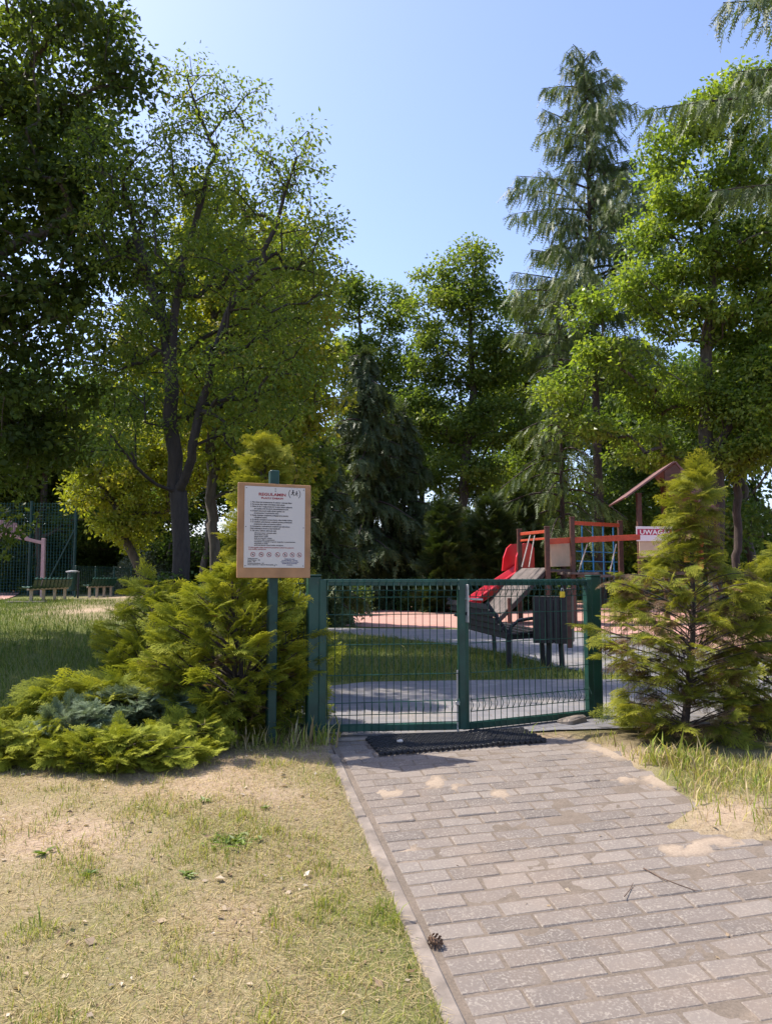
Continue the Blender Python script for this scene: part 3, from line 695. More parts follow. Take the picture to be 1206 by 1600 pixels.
# tall linden in the middle and its neighbours
lobe_tree('tallest linden in the middle with its rounded top against the sky', 715, 31,
          [(715, 420, 1.3, 1.4, 1.0), (690, 480, 1.6, 1.6, 1.2), (755, 480, 1.4, 1.5, 1.3), (665, 560, 1.2, 1.5, 1.4), (735, 570, 1.9, 1.9, 1.4), (785, 560, 1.0, 1.4, 1.5), (700, 660, 2.0, 2, 1.2), (775, 660, 1.5, 1.8, 1.4), (650, 640, 1.0, 1.6, 1.2), (720, 740, 2.0, 2, 1.0), (660, 430, .4, .5, .5), (740, 400, .7, .8, .6)],
          L_LIN, 420, 80, .42, .17, .2)
lobe_tree('slim broadleaved tree with two leafy tops left of the linden', 560, 33,
          [(535, 480, 1.0, 1.2, 1.2), (560, 455, .7, .9, .8), (610, 480, 1.1, 1.2, 1.3), (590, 560, 1.6, 1.6, 1.3), (535, 570, 1.2, 1.5, 1.3), (625, 600, 1.1, 1.4, 1.3), (570, 660, 1.8, 1.8, 1.4), (620, 720, 1.4, 1.6, 1.4), (550, 740, 1.4, 1.6, 1.3)],
          L_LIN, 390, 70, .40, .17, .16, mid=[(562, 750), (566, 600)])
lobe_tree('broadleaved tree between the linden and the tall conifer', 830, 35,
          [(820, 480, 1.3, 1.5, .9), (850, 550, 1.6, 1.8, 1.5), (800, 600, 1.5, 1.6, 1.5), (850, 680, 1.6, 1.8, 1.6), (800, 740, 1.4, 1.6, 1.3), (840, 790, 1.5, 1.5, 1.2)],
          L_LIN, 280, 70, .45, .18, .17)
# bright oak on the right
oY = 20.5
lobe_tree('bright green oak spreading over the play tower on the right', 1118, oY,
          [(l[0], l[1], l[2] * 1.16, l[3] * 1.16, l[4] * 1.16) for l in [(1120, 190, 1.1, 1.2, .8), (1170, 140, .8, 1, .6), (1030, 250, .75, .9, .5), (1190, 260, 1.1, 1.4, .8), (1060, 320, 1.2, 1.3, .7), (1000, 370, .65, .8, .45), (1150, 390, 1.3, 1.5, .8), (1010, 450, 1.1, 1.2, .6), (920, 480, .6, .8, .4), (1080, 500, 1.4, 1.5, .7), (1190, 500, 1.2, 1.5, .8),
           (960, 560, 1.0, 1.1, .55), (880, 600, .75, .9, .45), (1050, 610, 1.3, 1.3, .65), (1160, 620, 1.2, 1.4, .7), (910, 665, .8, .9, .42), (1010, 700, 1.0, 1.1, .5), (1085, 410, .9, 1, .6), (1130, 290, .9, 1, .6), (1060, 200, .6, .7, .4), (1120, 720, 1.0, 1.2, .5), (1230, 400, 1.4, 2, 1.6), (1260, 620, 1.4, 2, 1.4)]],
          L_OAK, 950, 75, .29, .14, .2, name='oak_tree', group=None, shell=.5, mid=[(1108, 800), (1100, 640), (1108, 480), (1120, 330)], bend=.05)
# yellow-green maples on the left behind the robinia
lobe_tree('bright yellow green maple sunlit behind the benches', 235, 23,
          [(190, 700, 1.6, 1.6, .9), (140, 760, 1.0, 1.3, .8), (240, 760, 1.5, 1.6, 1.1), (200, 830, 1.3, 1.4, .7), (300, 700, 1.6, 1.8, 1.3), (130, 690, .6, .8, .4)],
          L_YEL, 230, 85, .32, .14, .13, name='maple_tree', group='yellow green trees left')
lobe_tree('tall yellow green tree glowing through the feathery robinia', 336, 13.4,
          [(l[0], l[1], l[2] * .58, l[3] * .62, l[4] * .58) for l in [(330, 430, 2.0, 2, 1.8), (430, 420, 1.9, 2, 1.8), (260, 540, 2.0, 2, 1.8), (400, 560, 2.2, 2, 1.9), (340, 640, 2, 2, 1.6), (460, 620, 1.7, 2, 1.6), (420, 740, 1.8, 2, 1.4), (330, 330, 1.4, 1.5, 1.2), (470, 500, 1.3, 1.5, 1.3)]],
          L_YEL, 330, 75, .25, .11, .09, name='maple_tree', group='yellow green trees left', mid=[(333, 820), (330, 700), (335, 560)])

lobe_tree('olive green broadleaved tree right of the robinia above the notice board', 432, 16.2,
          [(l[0], l[1], l[2] * .88, l[3] * .9, l[4] * .88) for l in [(430, 470, 1.0, 1.2, .9), (480, 540, .8, 1.1, .9), (405, 560, 1.0, 1.2, .9), (450, 640, 1.0, 1.2, .9), (400, 680, .8, 1, .7), (480, 720, .7, 1, .7), (375, 520, 1.3, 1.3, 1.0), (345, 620, 1.3, 1.3, 1.0), (330, 440, 1.1, 1.2, .9), (400, 420, .9, 1.1, .8)]],  # last lobes sit hidden behind the robinia, added to shade the outer walk
          L_LIN, 380, 75, .27, .13, .11, mid=[(432, 820), (430, 640)])

# ---------------------------------------------------------------- conifers
def conifer(name, label, base, H, env, z0, nbr, droop, up, lmat, r0, nspray, ssize, hang, tm=HANG, group=None, lean=(0, 0), latw=.35, bark=None, cat='conifer', flatn=.5):
    base = np.asarray(base, float); mb = MB()
    tz = np.linspace(0, H, 10); ax = np.stack([lean[0] * (tz / H) ** 2, lean[1] * (tz / H) ** 2, tz], 1)
    mb.tube(ax, r0 * (1 - tz / H * .93), 8, caps=False); pos = []; D = []; Zs = []; cr = []
    for i in range(nbr):
        u = (i + rng.random()) / nbr; h = z0 + (H - z0) * u; az = i * 2.399 + rng.normal(0, .4); L = env(u) * rng.uniform(.40, 1.15) * (.7 + .6 * float(vnoise(az * 1.3 % 9, u * 9, 77)))
        if L < .1: continue
        dr = np.array([math.cos(az), math.sin(az), 0]); lat = np.array([-dr[1], dr[0], 0]); s = np.linspace(0, 1, 7)
        upv = up * (1 + u * .8); dv = droop * rng.uniform(.75, 1.25)
        c0 = np.array([np.interp(h, tz, ax[:, 0]), np.interp(h, tz, ax[:, 1]), h])
        bp = c0 + L * s[:, None] * dr + np.stack([0 * s, 0 * s, L * (upv * s - dv * s ** 2 + .25 * dv * s ** 4)], 1)
        mb.tube(bp, .012 + .018 * L / 3 * (1 - s) + r0 * .12 * (1 - s), 4, caps=False)
        n = max(3, int(nspray * L)); ss = (rng.random(n) * .92 + .08) ** .8; l = rng.normal(0, 1, n) * latw * L * (.25 + .75 * (1 - ss)) * .55
        p = np.stack([np.interp(ss, s, bp[:, k]) for k in range(3)], 1) + lat * l[:, None] - np.array([0, 0, 1]) * (np.abs(l) * .45)[:, None]
        d = dr * (.5 * (1 - hang) + .15) + lat * (np.sign(l) * (.45 * (1 - hang) + .1))[:, None] + np.array([0, 0, -hang]) + rng.normal(0, .22, (n, 3))
        pos.append(p); D.append(d); Zs.append(rng.normal(0, .6, (n, 3)) + np.array([0, -.3, flatn])); cr.append(np.full(n, rng.random()))
    tn = 26; p = np.zeros((tn, 3)); p[:, 2] = H * rng.uniform(.93, 1.0, tn); p[:, :2] += np.array(lean); pos.append(p); D.append(rng.normal(0, .5, (tn, 3)) + [0, 0, .5]); Zs.append(rng.normal(0, 1, (tn, 3))); cr.append(rng.random(tn))
    pos = np.concatenate(pos); D = np.concatenate(D); Zs = np.concatenate(Zs); cr = np.concatenate(cr); n = len(pos)
    V, Q, r = scatter(tm, pos, D, Zs, rng.uniform(.6, 1.25, n) * ssize, .5 * cr + .5 * rng.random(n), .3)
    t = thing(name, label, cat, base, 0, group); mb.build('trunk', bark or M_BARK2, t, smooth=True); link('crown', mesh_np('crown', V, Q, rnd=r), lmat, t)
    return t
b = at(938, 900, 28); b[2] = 0
conifer('larch_tree', 'tall conifer with drooping branches and a bare lower trunk, its tip against the sky', b, at(930, 88, 28)[2], lambda u: float(np.interp(u, [0, .3, .5, .62, .75, .9, .96, 1], [3.3, 3.2, 2.9, 2.6, 1.9, 1.6, .9, .35])), 8.2, 110, .45, .42, L_LARCH, .22, 36, .60, .80, HANG, lean=(-.2, 0), latw=.45)
b = at(880, 900, 26); b[2] = 0
conifer('larch_tree', 'shorter larch with weeping sprays beside the tall conifer trunk', b, at(870, 470, 26)[2], lambda u: 2.1 * (1 - u) ** .8 + .3, 2.0, 60, .9, .3, L_LARCH, .12, 24, .55, .8, HANG, latw=.45)
b = at(1330, 900, 13.5); b[2] = 0
conifer('larch_tree', 'larch reaching in from the right edge with hanging branches at the top', b, 15.5, lambda u: 3.0 * (1 - u) ** .4, 7.7, 36, .5, .32, L_LARCH, .2, 64, .40, .75, HANG, latw=.4)
b = at(572, 900, 26); b[2] = 0
conifer('spruce_tree', 'dark weeping spruce standing behind the left gate leaf', b, at(565, 545, 26)[2], lambda u: 1.9 * (1 - u) ** .62 + .25, .5, 110, .75, .25, L_SPR, .17, 52, .5, .9, HANGT, latw=.5)
b = at(505, 900, 17.5); b[2] = 0
conifer('spruce_tree', 'smaller dark spruce just right of the notice board', b, at(500, 690, 17.5)[2], lambda u: .95 * (1 - u) ** .7 + .2, .3, 70, .6, .25, L_SPR, .1, 50, .42, .8, HANGT, latw=.5)
b = at(630, 900, 27); b[2] = 0
conifer('spruce_tree', 'dark spruce between the weeping spruce and the linden', b, at(636, 640, 27)[2], lambda u: 1.5 * (1 - u) ** .65 + .2, .4, 80, .7, .25, L_SPR, .12, 46, .48, .85, HANGT, latw=.5)

# ---------------------------------------------------------------- shrubs with flat sprays
def shrub(name, label, base, H, prof, nbr, nfr, fs, lmat, tm, group=None, cat='shrub', up=.55, dead=0, bark=None, s0=.35, tilt=.35, stems=1, aim=None, trunk=True, ecc=(1, 1), lean=0.0, limb=.010):
    """prof(u)-> radius at height fraction u"""
    base = np.asarray(base, float); mb = MB(); pos = []; D = []; Z = []; cr = []; dp = []; dD = []; dZ = []
    for sidx in range(stems):
        off = np.zeros(3) if stems == 1 else np.array([*rng.normal(0, .12, 2), 0])
        tp = np.array([*rng.normal(0, .03, 2), H * rng.uniform(.82, .95)]) + off * .8 + np.array([lean, 0, 0])
        if trunk: mb.tube(np.stack([off * .6 * (1 - t) + tp * t + np.array([.03 * math.sin(5 * t + sidx), .02 * math.sin(7 * t), 0]) for t in np.linspace(0, 1, 8)]), np.linspace(.028, .006, 8) * (H / 1.8) ** .5, 6, caps=False)
        for i in range(nbr // stems):
            u = (i + rng.random()) / (nbr // stems); az = i * 2.399 + rng.normal(0, .3); rad_ = prof(u) * rng.uniform(.72, 1.1)
            e = np.array([math.cos(az) * rad_ * ecc[0] + lean * u * u, math.sin(az) * rad_ * ecc[1], u * H]); h0 = max(.02, u * H - up * rad_ * rng.uniform(.6, 1.2))
            a = off * .6 * (1 - u) + tp * min(1, h0 / tp[2]); a[2] = h0
            s = np.linspace(0, 1, 6); ctrl = (a + e) / 2 + np.array([0, 0, .10 * rad_]) + rng.normal(0, .03, 3)
            bp = ((1 - s) ** 2)[:, None] * a + (2 * s * (1 - s))[:, None] * ctrl + (s * s)[:, None] * e
            if u < .93: mb.tube(bp, np.linspace(limb, .003, 6) * (rad_ / .6 + .3), 4, caps=False)
            n = max(3, int(nfr * (rad_ + .12))); ss = s0 + (1 - s0) * rng.random(n) ** .8; ss[0] = 1
            p = np.stack([np.interp(ss, s, bp[:, k]) for k in range(3)], 1); tg = e - ctrl; tg = tg / np.linalg.norm(tg)
            yaw = rng.normal(0, 1, n) * (.95 - .5 * ss); ca, sa = np.cos(yaw), np.sin(yaw)
            d = np.stack([tg[0] * ca - tg[1] * sa, tg[0] * sa + tg[1] * ca, np.full(n, tg[2]) * .8 + rng.normal(.08, .22, n)], 1)
            z = np.array([0, 0, 1.]) + rng.normal(0, tilt, (n, 3)); c_ = rng.random()
            isd = (rng.random(n) < dead * (1.5 - ss * 1.3)) & (u < .8)
            pos.append(p[~isd]); D.append(d[~isd]); Z.append(z[~isd]); cr.append(np.full((~isd).sum(), c_)); dp.append(p[isd]); dD.append(d[isd]); dZ.append(z[isd])
    t = thing(name, label, cat, base, 0, group)
    mb.build('trunk', bark or M_BARK2, t, smooth=True)
    pos = np.concatenate(pos); D = np.concatenate(D); Z = np.concatenate(Z); cr = np.concatenate(cr); n = len(pos)
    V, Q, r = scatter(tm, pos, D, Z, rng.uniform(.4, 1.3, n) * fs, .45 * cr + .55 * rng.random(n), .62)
    V[:, 2] = np.maximum(V[:, 2], .0)
    link('foliage', mesh_np('foliage', V, Q, rnd=r), lmat, t)
    dp = np.concatenate(dp)
    if len(dp):
        V, Q, r = scatter(tm, dp, np.concatenate(dD) + [0, 0, -.3], np.concatenate(dZ), rng.uniform(.5, 1, len(dp)) * fs, rng.random(len(dp)))
        o = link('dead_sprays', mesh_np('dead_sprays', V, Q, rnd=r), M_DEAD, t); o['label'] = 'brown dried inner sprays'
    return t
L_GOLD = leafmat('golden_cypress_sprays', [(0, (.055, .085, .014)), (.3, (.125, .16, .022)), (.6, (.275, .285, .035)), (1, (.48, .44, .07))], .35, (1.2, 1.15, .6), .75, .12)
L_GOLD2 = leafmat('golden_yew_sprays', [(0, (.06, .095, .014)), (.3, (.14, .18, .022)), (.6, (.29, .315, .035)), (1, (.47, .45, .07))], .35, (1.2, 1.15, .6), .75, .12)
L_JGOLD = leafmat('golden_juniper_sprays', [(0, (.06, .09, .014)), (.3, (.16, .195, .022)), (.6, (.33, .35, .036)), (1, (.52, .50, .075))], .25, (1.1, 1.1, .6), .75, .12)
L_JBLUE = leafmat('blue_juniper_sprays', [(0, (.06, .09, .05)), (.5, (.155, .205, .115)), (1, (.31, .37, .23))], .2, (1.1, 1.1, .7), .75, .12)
L_THUJA = leafmat('dark_thuja_sprays', [(0, (.012, .026, .008)), (.6, (.035, .058, .014)), (1, (.09, .11, .02))], .25)
L_GREEN = leafmat('green_shrub_leaves', [(0, (.035, .07, .015)), (1, (.10, .15, .03))], .35)
M_DEAD = leafmat('dried_sprays', [(0, (.07, .04, .02)), (.6, (.17, .10, .045)), (1, (.26, .17, .07))], .2, (1.1, 1, .8))
GR = 'golden conifers by the gate'
b = at(1068, 1150, 5.25); b[2] = float(zg(b[0], b[1]))
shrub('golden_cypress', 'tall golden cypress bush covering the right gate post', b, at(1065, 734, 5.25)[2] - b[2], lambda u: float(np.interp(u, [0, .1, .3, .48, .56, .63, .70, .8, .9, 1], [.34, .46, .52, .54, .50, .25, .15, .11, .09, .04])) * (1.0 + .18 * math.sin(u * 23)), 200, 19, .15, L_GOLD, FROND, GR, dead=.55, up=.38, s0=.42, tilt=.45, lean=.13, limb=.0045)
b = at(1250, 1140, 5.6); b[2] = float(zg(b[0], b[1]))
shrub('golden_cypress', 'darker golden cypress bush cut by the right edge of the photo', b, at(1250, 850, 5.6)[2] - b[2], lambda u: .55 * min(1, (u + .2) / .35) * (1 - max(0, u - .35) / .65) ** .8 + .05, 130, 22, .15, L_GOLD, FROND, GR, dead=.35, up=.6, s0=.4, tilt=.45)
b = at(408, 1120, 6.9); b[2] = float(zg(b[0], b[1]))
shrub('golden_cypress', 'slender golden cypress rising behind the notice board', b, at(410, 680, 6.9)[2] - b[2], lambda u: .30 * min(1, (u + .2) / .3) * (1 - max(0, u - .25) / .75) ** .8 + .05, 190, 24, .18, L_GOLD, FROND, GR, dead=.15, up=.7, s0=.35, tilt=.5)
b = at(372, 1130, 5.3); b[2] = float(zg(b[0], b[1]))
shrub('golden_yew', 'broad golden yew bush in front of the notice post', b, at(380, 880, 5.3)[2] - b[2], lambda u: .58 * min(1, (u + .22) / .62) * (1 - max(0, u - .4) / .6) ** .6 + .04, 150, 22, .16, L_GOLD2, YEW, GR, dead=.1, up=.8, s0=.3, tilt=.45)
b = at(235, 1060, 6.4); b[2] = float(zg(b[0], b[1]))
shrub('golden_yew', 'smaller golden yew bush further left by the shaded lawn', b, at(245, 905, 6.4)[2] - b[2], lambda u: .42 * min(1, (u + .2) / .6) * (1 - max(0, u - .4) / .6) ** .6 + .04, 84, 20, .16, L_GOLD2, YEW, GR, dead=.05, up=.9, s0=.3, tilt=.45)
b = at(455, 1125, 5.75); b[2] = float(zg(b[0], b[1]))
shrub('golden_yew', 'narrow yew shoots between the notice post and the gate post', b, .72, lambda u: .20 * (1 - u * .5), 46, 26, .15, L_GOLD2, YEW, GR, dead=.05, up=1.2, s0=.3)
JU = 'spreading junipers on the bank'
def juniper(label, px, py, Y, H, rad, mat, n, ecc=(1, 1), fs=.095, tm=JUN):
    b = at(px, py, Y); b[2] = float(zg(b[0], b[1])); 
    shrub('juniper', label, b, H, lambda u: rad * min(1, .5 + 1.3 * u) * math.sqrt(max(.02, 1 - (u * .93) ** 2)), n, 42, fs, mat, tm, JU, up=.35, s0=.35, tilt=.5, ecc=ecc)
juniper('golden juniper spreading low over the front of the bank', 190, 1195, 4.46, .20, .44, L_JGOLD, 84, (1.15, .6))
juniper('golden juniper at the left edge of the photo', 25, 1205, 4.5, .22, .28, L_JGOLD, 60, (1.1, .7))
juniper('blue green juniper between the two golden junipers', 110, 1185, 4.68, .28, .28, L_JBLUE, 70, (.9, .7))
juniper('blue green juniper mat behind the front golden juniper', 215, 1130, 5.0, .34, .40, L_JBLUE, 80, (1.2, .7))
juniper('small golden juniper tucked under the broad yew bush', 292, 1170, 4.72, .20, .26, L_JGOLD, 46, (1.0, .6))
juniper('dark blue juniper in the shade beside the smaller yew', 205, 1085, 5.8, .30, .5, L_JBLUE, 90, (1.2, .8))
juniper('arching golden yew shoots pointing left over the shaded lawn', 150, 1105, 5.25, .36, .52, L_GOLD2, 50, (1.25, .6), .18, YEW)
# broadleaf shrubs
def bush(label, px, Y, H, Rr, lmat, n, K=26, size=.06, name='green_shrub', group='leafy green shrubs', cl=.11):
    b = at(px, 900, Y); b[2] = float(zg(b[0], b[1])); d = nrm(rng.normal(0, 1, (n, 3))); d[:, 2] = np.abs(d[:, 2])
    T = b + d * (.2 + .8 * rng.random((n, 1))) ** (1 / 2) * np.array([Rr, Rr, H]); T[:, 2] += .05
    P, ch, rad, par = grow([([b, b + [0.02, 0, H * .3], b + [0, 0, H * .6]], None, 0)], T, .03, .004, step=.15)
    return treething(name, label, 'shrub', b, wood(P, ch, rad, b, .004), foliage(T, K, cl, size), M_BARK, lmat, group)
bush('dark green shrub under the robinia trunk', 285, 9.2, 1.05, .6, L_GREEN, 150)
bush('green shrub behind the broad golden yew', 360, 9.6, 1.1, .6, L_GREEN, 130)
bush('grey leaved shrub beyond the far bench', 222, 35, 2.4, 1.6, leafmat('grey_green_leaves', [(0, (.07, .09, .05)), (1, (.20, .23, .15))], .3), 160, 40, .10, cl=.2)
bush('small pale shrub at the foot of the weeping spruce', 550, 22, 1.0, .6, L_GREEN, 90, 30, .08, cl=.14)
bush('pale shrub growing behind the far mesh fence', 655, 25, 1.2, .7, L_GREEN, 80, 30, .09, cl=.16)
for (px, Y, top, Rr, lb) in ((695, 24, 782, .62, 'dark columnar thuja left of the slide'), (768, 25, 775, .95, 'bushy thuja behind the slide'), (815, 26, 770, .8, 'pointed thuja behind the red slide hood'), (600, 27, 830, .55, 'low young thuja under the dark spruce'), (530, 25, 850, .7, 'low thuja by the left gate post'), (735, 28, 800, .8, 'dark thuja filling the gap left of the slide')):
    b = at(px, 900, Y); b[2] = 0
    shrub('thuja', lb, b, at(px, top, Y)[2], lambda u, Rr=Rr: Rr * min(1, (u + .3) / .45) * (1 - max(0, u - .4) / .6) ** .7 + .04, 120, 22, .36, L_THUJA, FROND, 'thujas behind the playground', up=1.2, s0=.3, tilt=.9)

# ---------------------------------------------------------------- background wood
BGN = 'trees of the wood at the back'
protos = []
def bgtree(label, px, Y, H, W, i, seed):
    if i < 3 and len(protos) == i:
        t = simple_tree(label, px, 900, Y, H, W, L_BG, 330, 60, .22, .6, seed=seed, z0=.10, trunkr=.18, group=BGN, name='broadleaf_tree'); protos.append((t, H, W)); return
    src, H0, W0 = protos[i % 3]; t = src.copy(); C.objects.link(t); b = at(px, 900, Y); t.location = (b[0], b[1], float(zg(b[0], b[1])))
    t.scale = (W / W0, W / W0, H / H0); t.rotation_euler = (0, 0, rng.random() * 6.28); t['label'] = label
    for c in src.children:
        k = c.copy(); C.objects.link(k); k.parent = t
BG = [(60, 36, 9, 4.5, 'dark tree directly behind the tall green ball fence'), (470, 40, 12, 4.5, 'tree of the wood seen above the notice board'), (1170, 30, 10, 4.5, 'wood tree behind the oak at the right edge'),
      (-60, 36, 10, 5, 'wood tree at the far left edge behind the ball fence'), (20, 44, 13, 5, 'wood tree far behind the ball fence near its post'), (110, 39, 7, 4.5, 'low wood tree behind the ball fence end post'), (-20, 39, 6, 4.5, 'low wood tree behind the basketball arm'), (210, 38, 7, 4, 'low wood tree behind the grey leaved shrub'), (160, 42, 12, 5, 'wood tree far behind the yellow maple'), (250, 44, 14, 5, 'wood tree far behind the robinia trunk'), (380, 42, 13, 5, 'wood tree far behind the slender cypress'),
      (560, 46, 11, 4.5, 'wood tree low behind the weeping spruce'), (660, 46, 12, 4.5, 'wood tree low behind the linden left side'), (770, 46, 13, 4.5, 'wood tree low behind the linden right side'), (860, 44, 12, 4.5, 'wood tree behind the short larch'),
      (960, 40, 13, 4.5, 'wood tree behind the tall conifer trunk'), (1050, 38, 12, 4.5, 'wood tree behind the play tower roof'), (1120, 46, 15, 5, 'tall wood tree far behind the oak'), (1230, 36, 13, 5, 'wood tree past the right edge behind the larch'), (1010, 30, 6, 3.0, 'low young wood tree right of the tall conifer trunk'), (320, 34, 7, 3.6, 'low wood tree behind the bushes left of the board')]
for i, (px, Y, H, W, lb) in enumerate(BG): bgtree(lb, px, Y, H, W, i, 100 + i)
ub = None
for i, (px, Y, sc, lb) in enumerate([(20, 40, 1.1, 'shadowy undergrowth bush behind the ball fence'), (120, 40, 1.0, 'undergrowth bush behind the end post of the ball fence'), (-70, 41, 1.3, 'undergrowth bush behind the far left of the ball fence'), (200, 43, 1.2, 'undergrowth bush behind the far bench'), (275, 43, 1.2, 'undergrowth bush far behind the robinia trunk'), (350, 42, 1.2, 'undergrowth bush far behind the left golden bushes'), (440, 42, 1.2, 'undergrowth bush far behind the notice board'), (530, 42, 1.2, 'undergrowth bush behind the spruces'), (650, 42, 1.2, 'undergrowth bush left of the slide at the back'), (850, 40, 1.2, 'undergrowth bush behind the rope bridge'), (930, 39, 1.2, 'undergrowth bush behind the tall conifer trunk'), (1010, 38, 1.2, 'undergrowth bush behind the warning sign'), (1100, 38, 1.3, 'undergrowth bush behind the roofed tower'), (1190, 37, 1.3, 'undergrowth bush at the right edge of the wood'), (75, 47, 1.6, 'tall undergrowth bush far behind the ball fence'), (740, 42, 1.2, 'undergrowth bush behind the red slide')]):
    if ub is None: ub = bush(lb, px, Y, 3.2, 2.3, L_BG, 150, 60, .2, name='undergrowth_bush', group='undergrowth bushes at the wood edge', cl=.38); continue
    t = ub.copy(); C.objects.link(t); b = at(px, 900, Y); t.location = (b[0], b[1], float(zg(b[0], b[1]))); t.scale = (sc, sc, sc * rng.uniform(.8, 1.15)); t.rotation_euler = (0, 0, rng.random() * 6.28); t['label'] = lb
    for c in ub.children:
        k = c.copy(); C.objects.link(k); k.parent = t
# bare dark trunks visible in the shade at the right
for (px, Y, r_, topy, lb) in ((1122, 20, .13, 640, 'dark trunk right of the play tower roof'), (1150, 21, .11, 560, 'second dark trunk right of the play tower, slimmer and farther right')):
    b = at(px, 900, Y); b[2] = 0; tp = at(px + 4, topy, Y)
    lobe_tree(lb.replace('dark trunk', 'shady tree with dark trunk'), px, Y, [(px + 20, topy, 1.1, 1.2, .6), (px + 60, topy + 60, 1.0, 1.2, .5), (px + 70, topy - 60, 1, 1.2, .6)], L_OAK, 120, 70, .3, .13, r_, name='oak_tree', group='shady oaks right of the tower', mid=[(px, 860), (px + 2, 780), (px - 2, 700)], bark=M_BARK2)

# ---------------------------------------------------------------- gate, posts, mesh fences
M_GRN = solid('green_powder_coat', (.008, .055, .038), .45, .38, 6, bmp=.05, spec=.5)
nt_ = M_GRN.node_tree; b_g = nt_.nodes['Principled BSDF']; c_g = b_g.inputs['Base Color'].links[0].from_socket
nt_.links.new(mixc(nt_, ramp(nt_, noise(nt_, 24, 7, .7), [(.60, (0, 0, 0)), (.72, (.7, .7, .7))]), c_g, (.10, .085, .06)), b_g.inputs['Base Color'])
M_GRN2 = solid('weathered_green_paint', (.008, .042, .032), .5, .3, 12, bmp=.1)
M_STEEL = solid('galvanised_steel', (.42, .42, .42), .42, .2, 30, .7)
M_BLACK = solid('black_rubber', (.016, .016, .018), .6, .35, 30)
def zat(p): return float(zg(p[0], p[1]))
LH = at(503, 1140, 5.17); LE = at(722, 1136, 5.32); RE = at(726, 1136, 5.33); RH = at(921, 1117, 5.86)
def post(label, px, Y, ztop, wdt):
    b = at(px, 1140, Y); b[2] = zat(b) - .05; mb = MB(); mb.cbox((0, 0, (ztop - b[2]) / 2), (wdt, wdt, ztop - b[2]), .006)
    t = thing('gate_post', label, 'gate post', b, R(18), 'square gate posts'); mb.build('post', M_GRN, t)
    mc = MB(); mc.cbox((0, 0, ztop - b[2] + .006), (wdt + .006, wdt + .006, .012), .004); mc.build('cap', M_GRN, t)
    return t
post('dark green square gate post on the left under the notice board', 488, 5.18, 1.055, .084)
gpr = post('green square gate post half hidden in the tall golden cypress', 931, 5.90, 1.055, .084)
def wires(mb, a, b, z0, z1, sp, r, hz, folds, nrmv, ext=.025):
    """welded mesh: vertical wires kinked at the folds, horizontal wires at hz"""
    a = np.asarray(a, float); b = np.asarray(b, float); L = np.linalg.norm((b - a)[:2]); n = int(round(L / sp)); d = (b - a) / L
    for i in range(n + 1):
        p = a + d * (L * i / n); P = [(z0 - ext, 0)]
        for f in folds: P += [(f - .05, 0), (f, .03), (f + .05, 0)]
        P += [(z1 + ext, 0)]
        mb.tube([[p[0] + nrmv[0] * o, p[1] + nrmv[1] * o, z] for z, o in P], r, 4, caps=False)
    for z, o in hz: mb.tube([[a[0] + nrmv[0] * o, a[1] + nrmv[1] * o, z + .0], [b[0] + nrmv[0] * o, b[1] + nrmv[1] * o, z]], r * 1.15, 5, caps=False)
def leaf(label, A, B, zb0, zb1, zt, hinge_left):
    """A,B stile centres; zb bottom rail heights at A and B; zt top"""
    d = (B - A); d[2] = 0; L = np.linalg.norm(d); d = d / L; nv = np.array([d[1], -d[0], 0])   # towards the camera
    org = A.copy(); org[2] = 0
    t = thing('gate_leaf', label, 'gate', org, 0, 'leaves of the double gate')
    a = np.zeros(3); b = d * L; s = .05
    fr = MB(); zs0, zs1 = zb0, zb1
    fr.beam(a + [0, 0, zs0 - .02], a + [0, 0, zt], s, s, d); fr.beam(b + [0, 0, zs1 - .02], b + [0, 0, zt], s, s, d)
    fr.beam(a + d * .026 + [0, 0, zs0], b - d * .026 + [0, 0, zs1], s * .9, s * .9); fr.beam(a + d * .026 + [0, 0, zt - .022], b - d * .026 + [0, 0, zt - .022], s * .9, s * .9)
    fr.build('frame', M_GRN, t)
    wm = MB(); z0 = (zs0 + zs1) / 2
    wires(wm, a + d * .03 + nv * .03, b - d * .03 + nv * .03, z0, zt - .02, .05, .0026, [(zt - .015, 0), (zt - .075, .0), (zt - .12, .0), (.80, 0), (.60, 0), (.40, 0), (.22, 0), (.14, .0), (z0 + .03, 0)], [zt - .07, .185], nv)
    wm.build('mesh_panel', M_GRN, t)
    return t, d, nv, a, b
t1, d1, n1, a1, b1_ = leaf('left gate leaf with the drop bolt at its closing edge', LH, LE, .056, .044, 1.035, True)
mb = MB(); mb.tube([b1_ - d1 * .035 + n1 * .02 + [0, 0, .42], b1_ - d1 * .035 + n1 * .02 + [0, 0, -.03]], .008, 6); mb.cbox(b1_ - d1 * .035 + n1 * .02 + [0, 0, .2], (.03, .03, .03)); mb.build('drop_bolt', M_STEEL, t1)
t2, d2, n2, a2, b2_ = leaf('right gate leaf with the lock plate and a yellow padlock hanging on it', RE, RH, .040, .036, 1.035, False)
mb = MB(); mb.beam(a2 + n2 * .03 + [0, 0, .74], a2 + n2 * .03 + [0, 0, 1.0], .055, .012, d2); lk = mb.build('lock_plate', M_STEEL, t2)
mb = MB(); mb.beam(a2 + d2 * .02 + n2 * .055 + [0, 0, .90], a2 + d2 * .12 + n2 * .055 + [0, 0, .895], .014, .014); mb.tube([a2 + n2 * .03 + [0, 0, .90], a2 + n2 * .06 + [0, 0, .90]], .012, 8); mb.build('handle', M_STEEL, lk)
mb = MB(); mb.tube([a2 + n2 * .037 + [0, 0, .80], a2 + n2 * .05 + [0, 0, .80]], .014, 8); mb.build('keyhole', M_BLACK, lk)
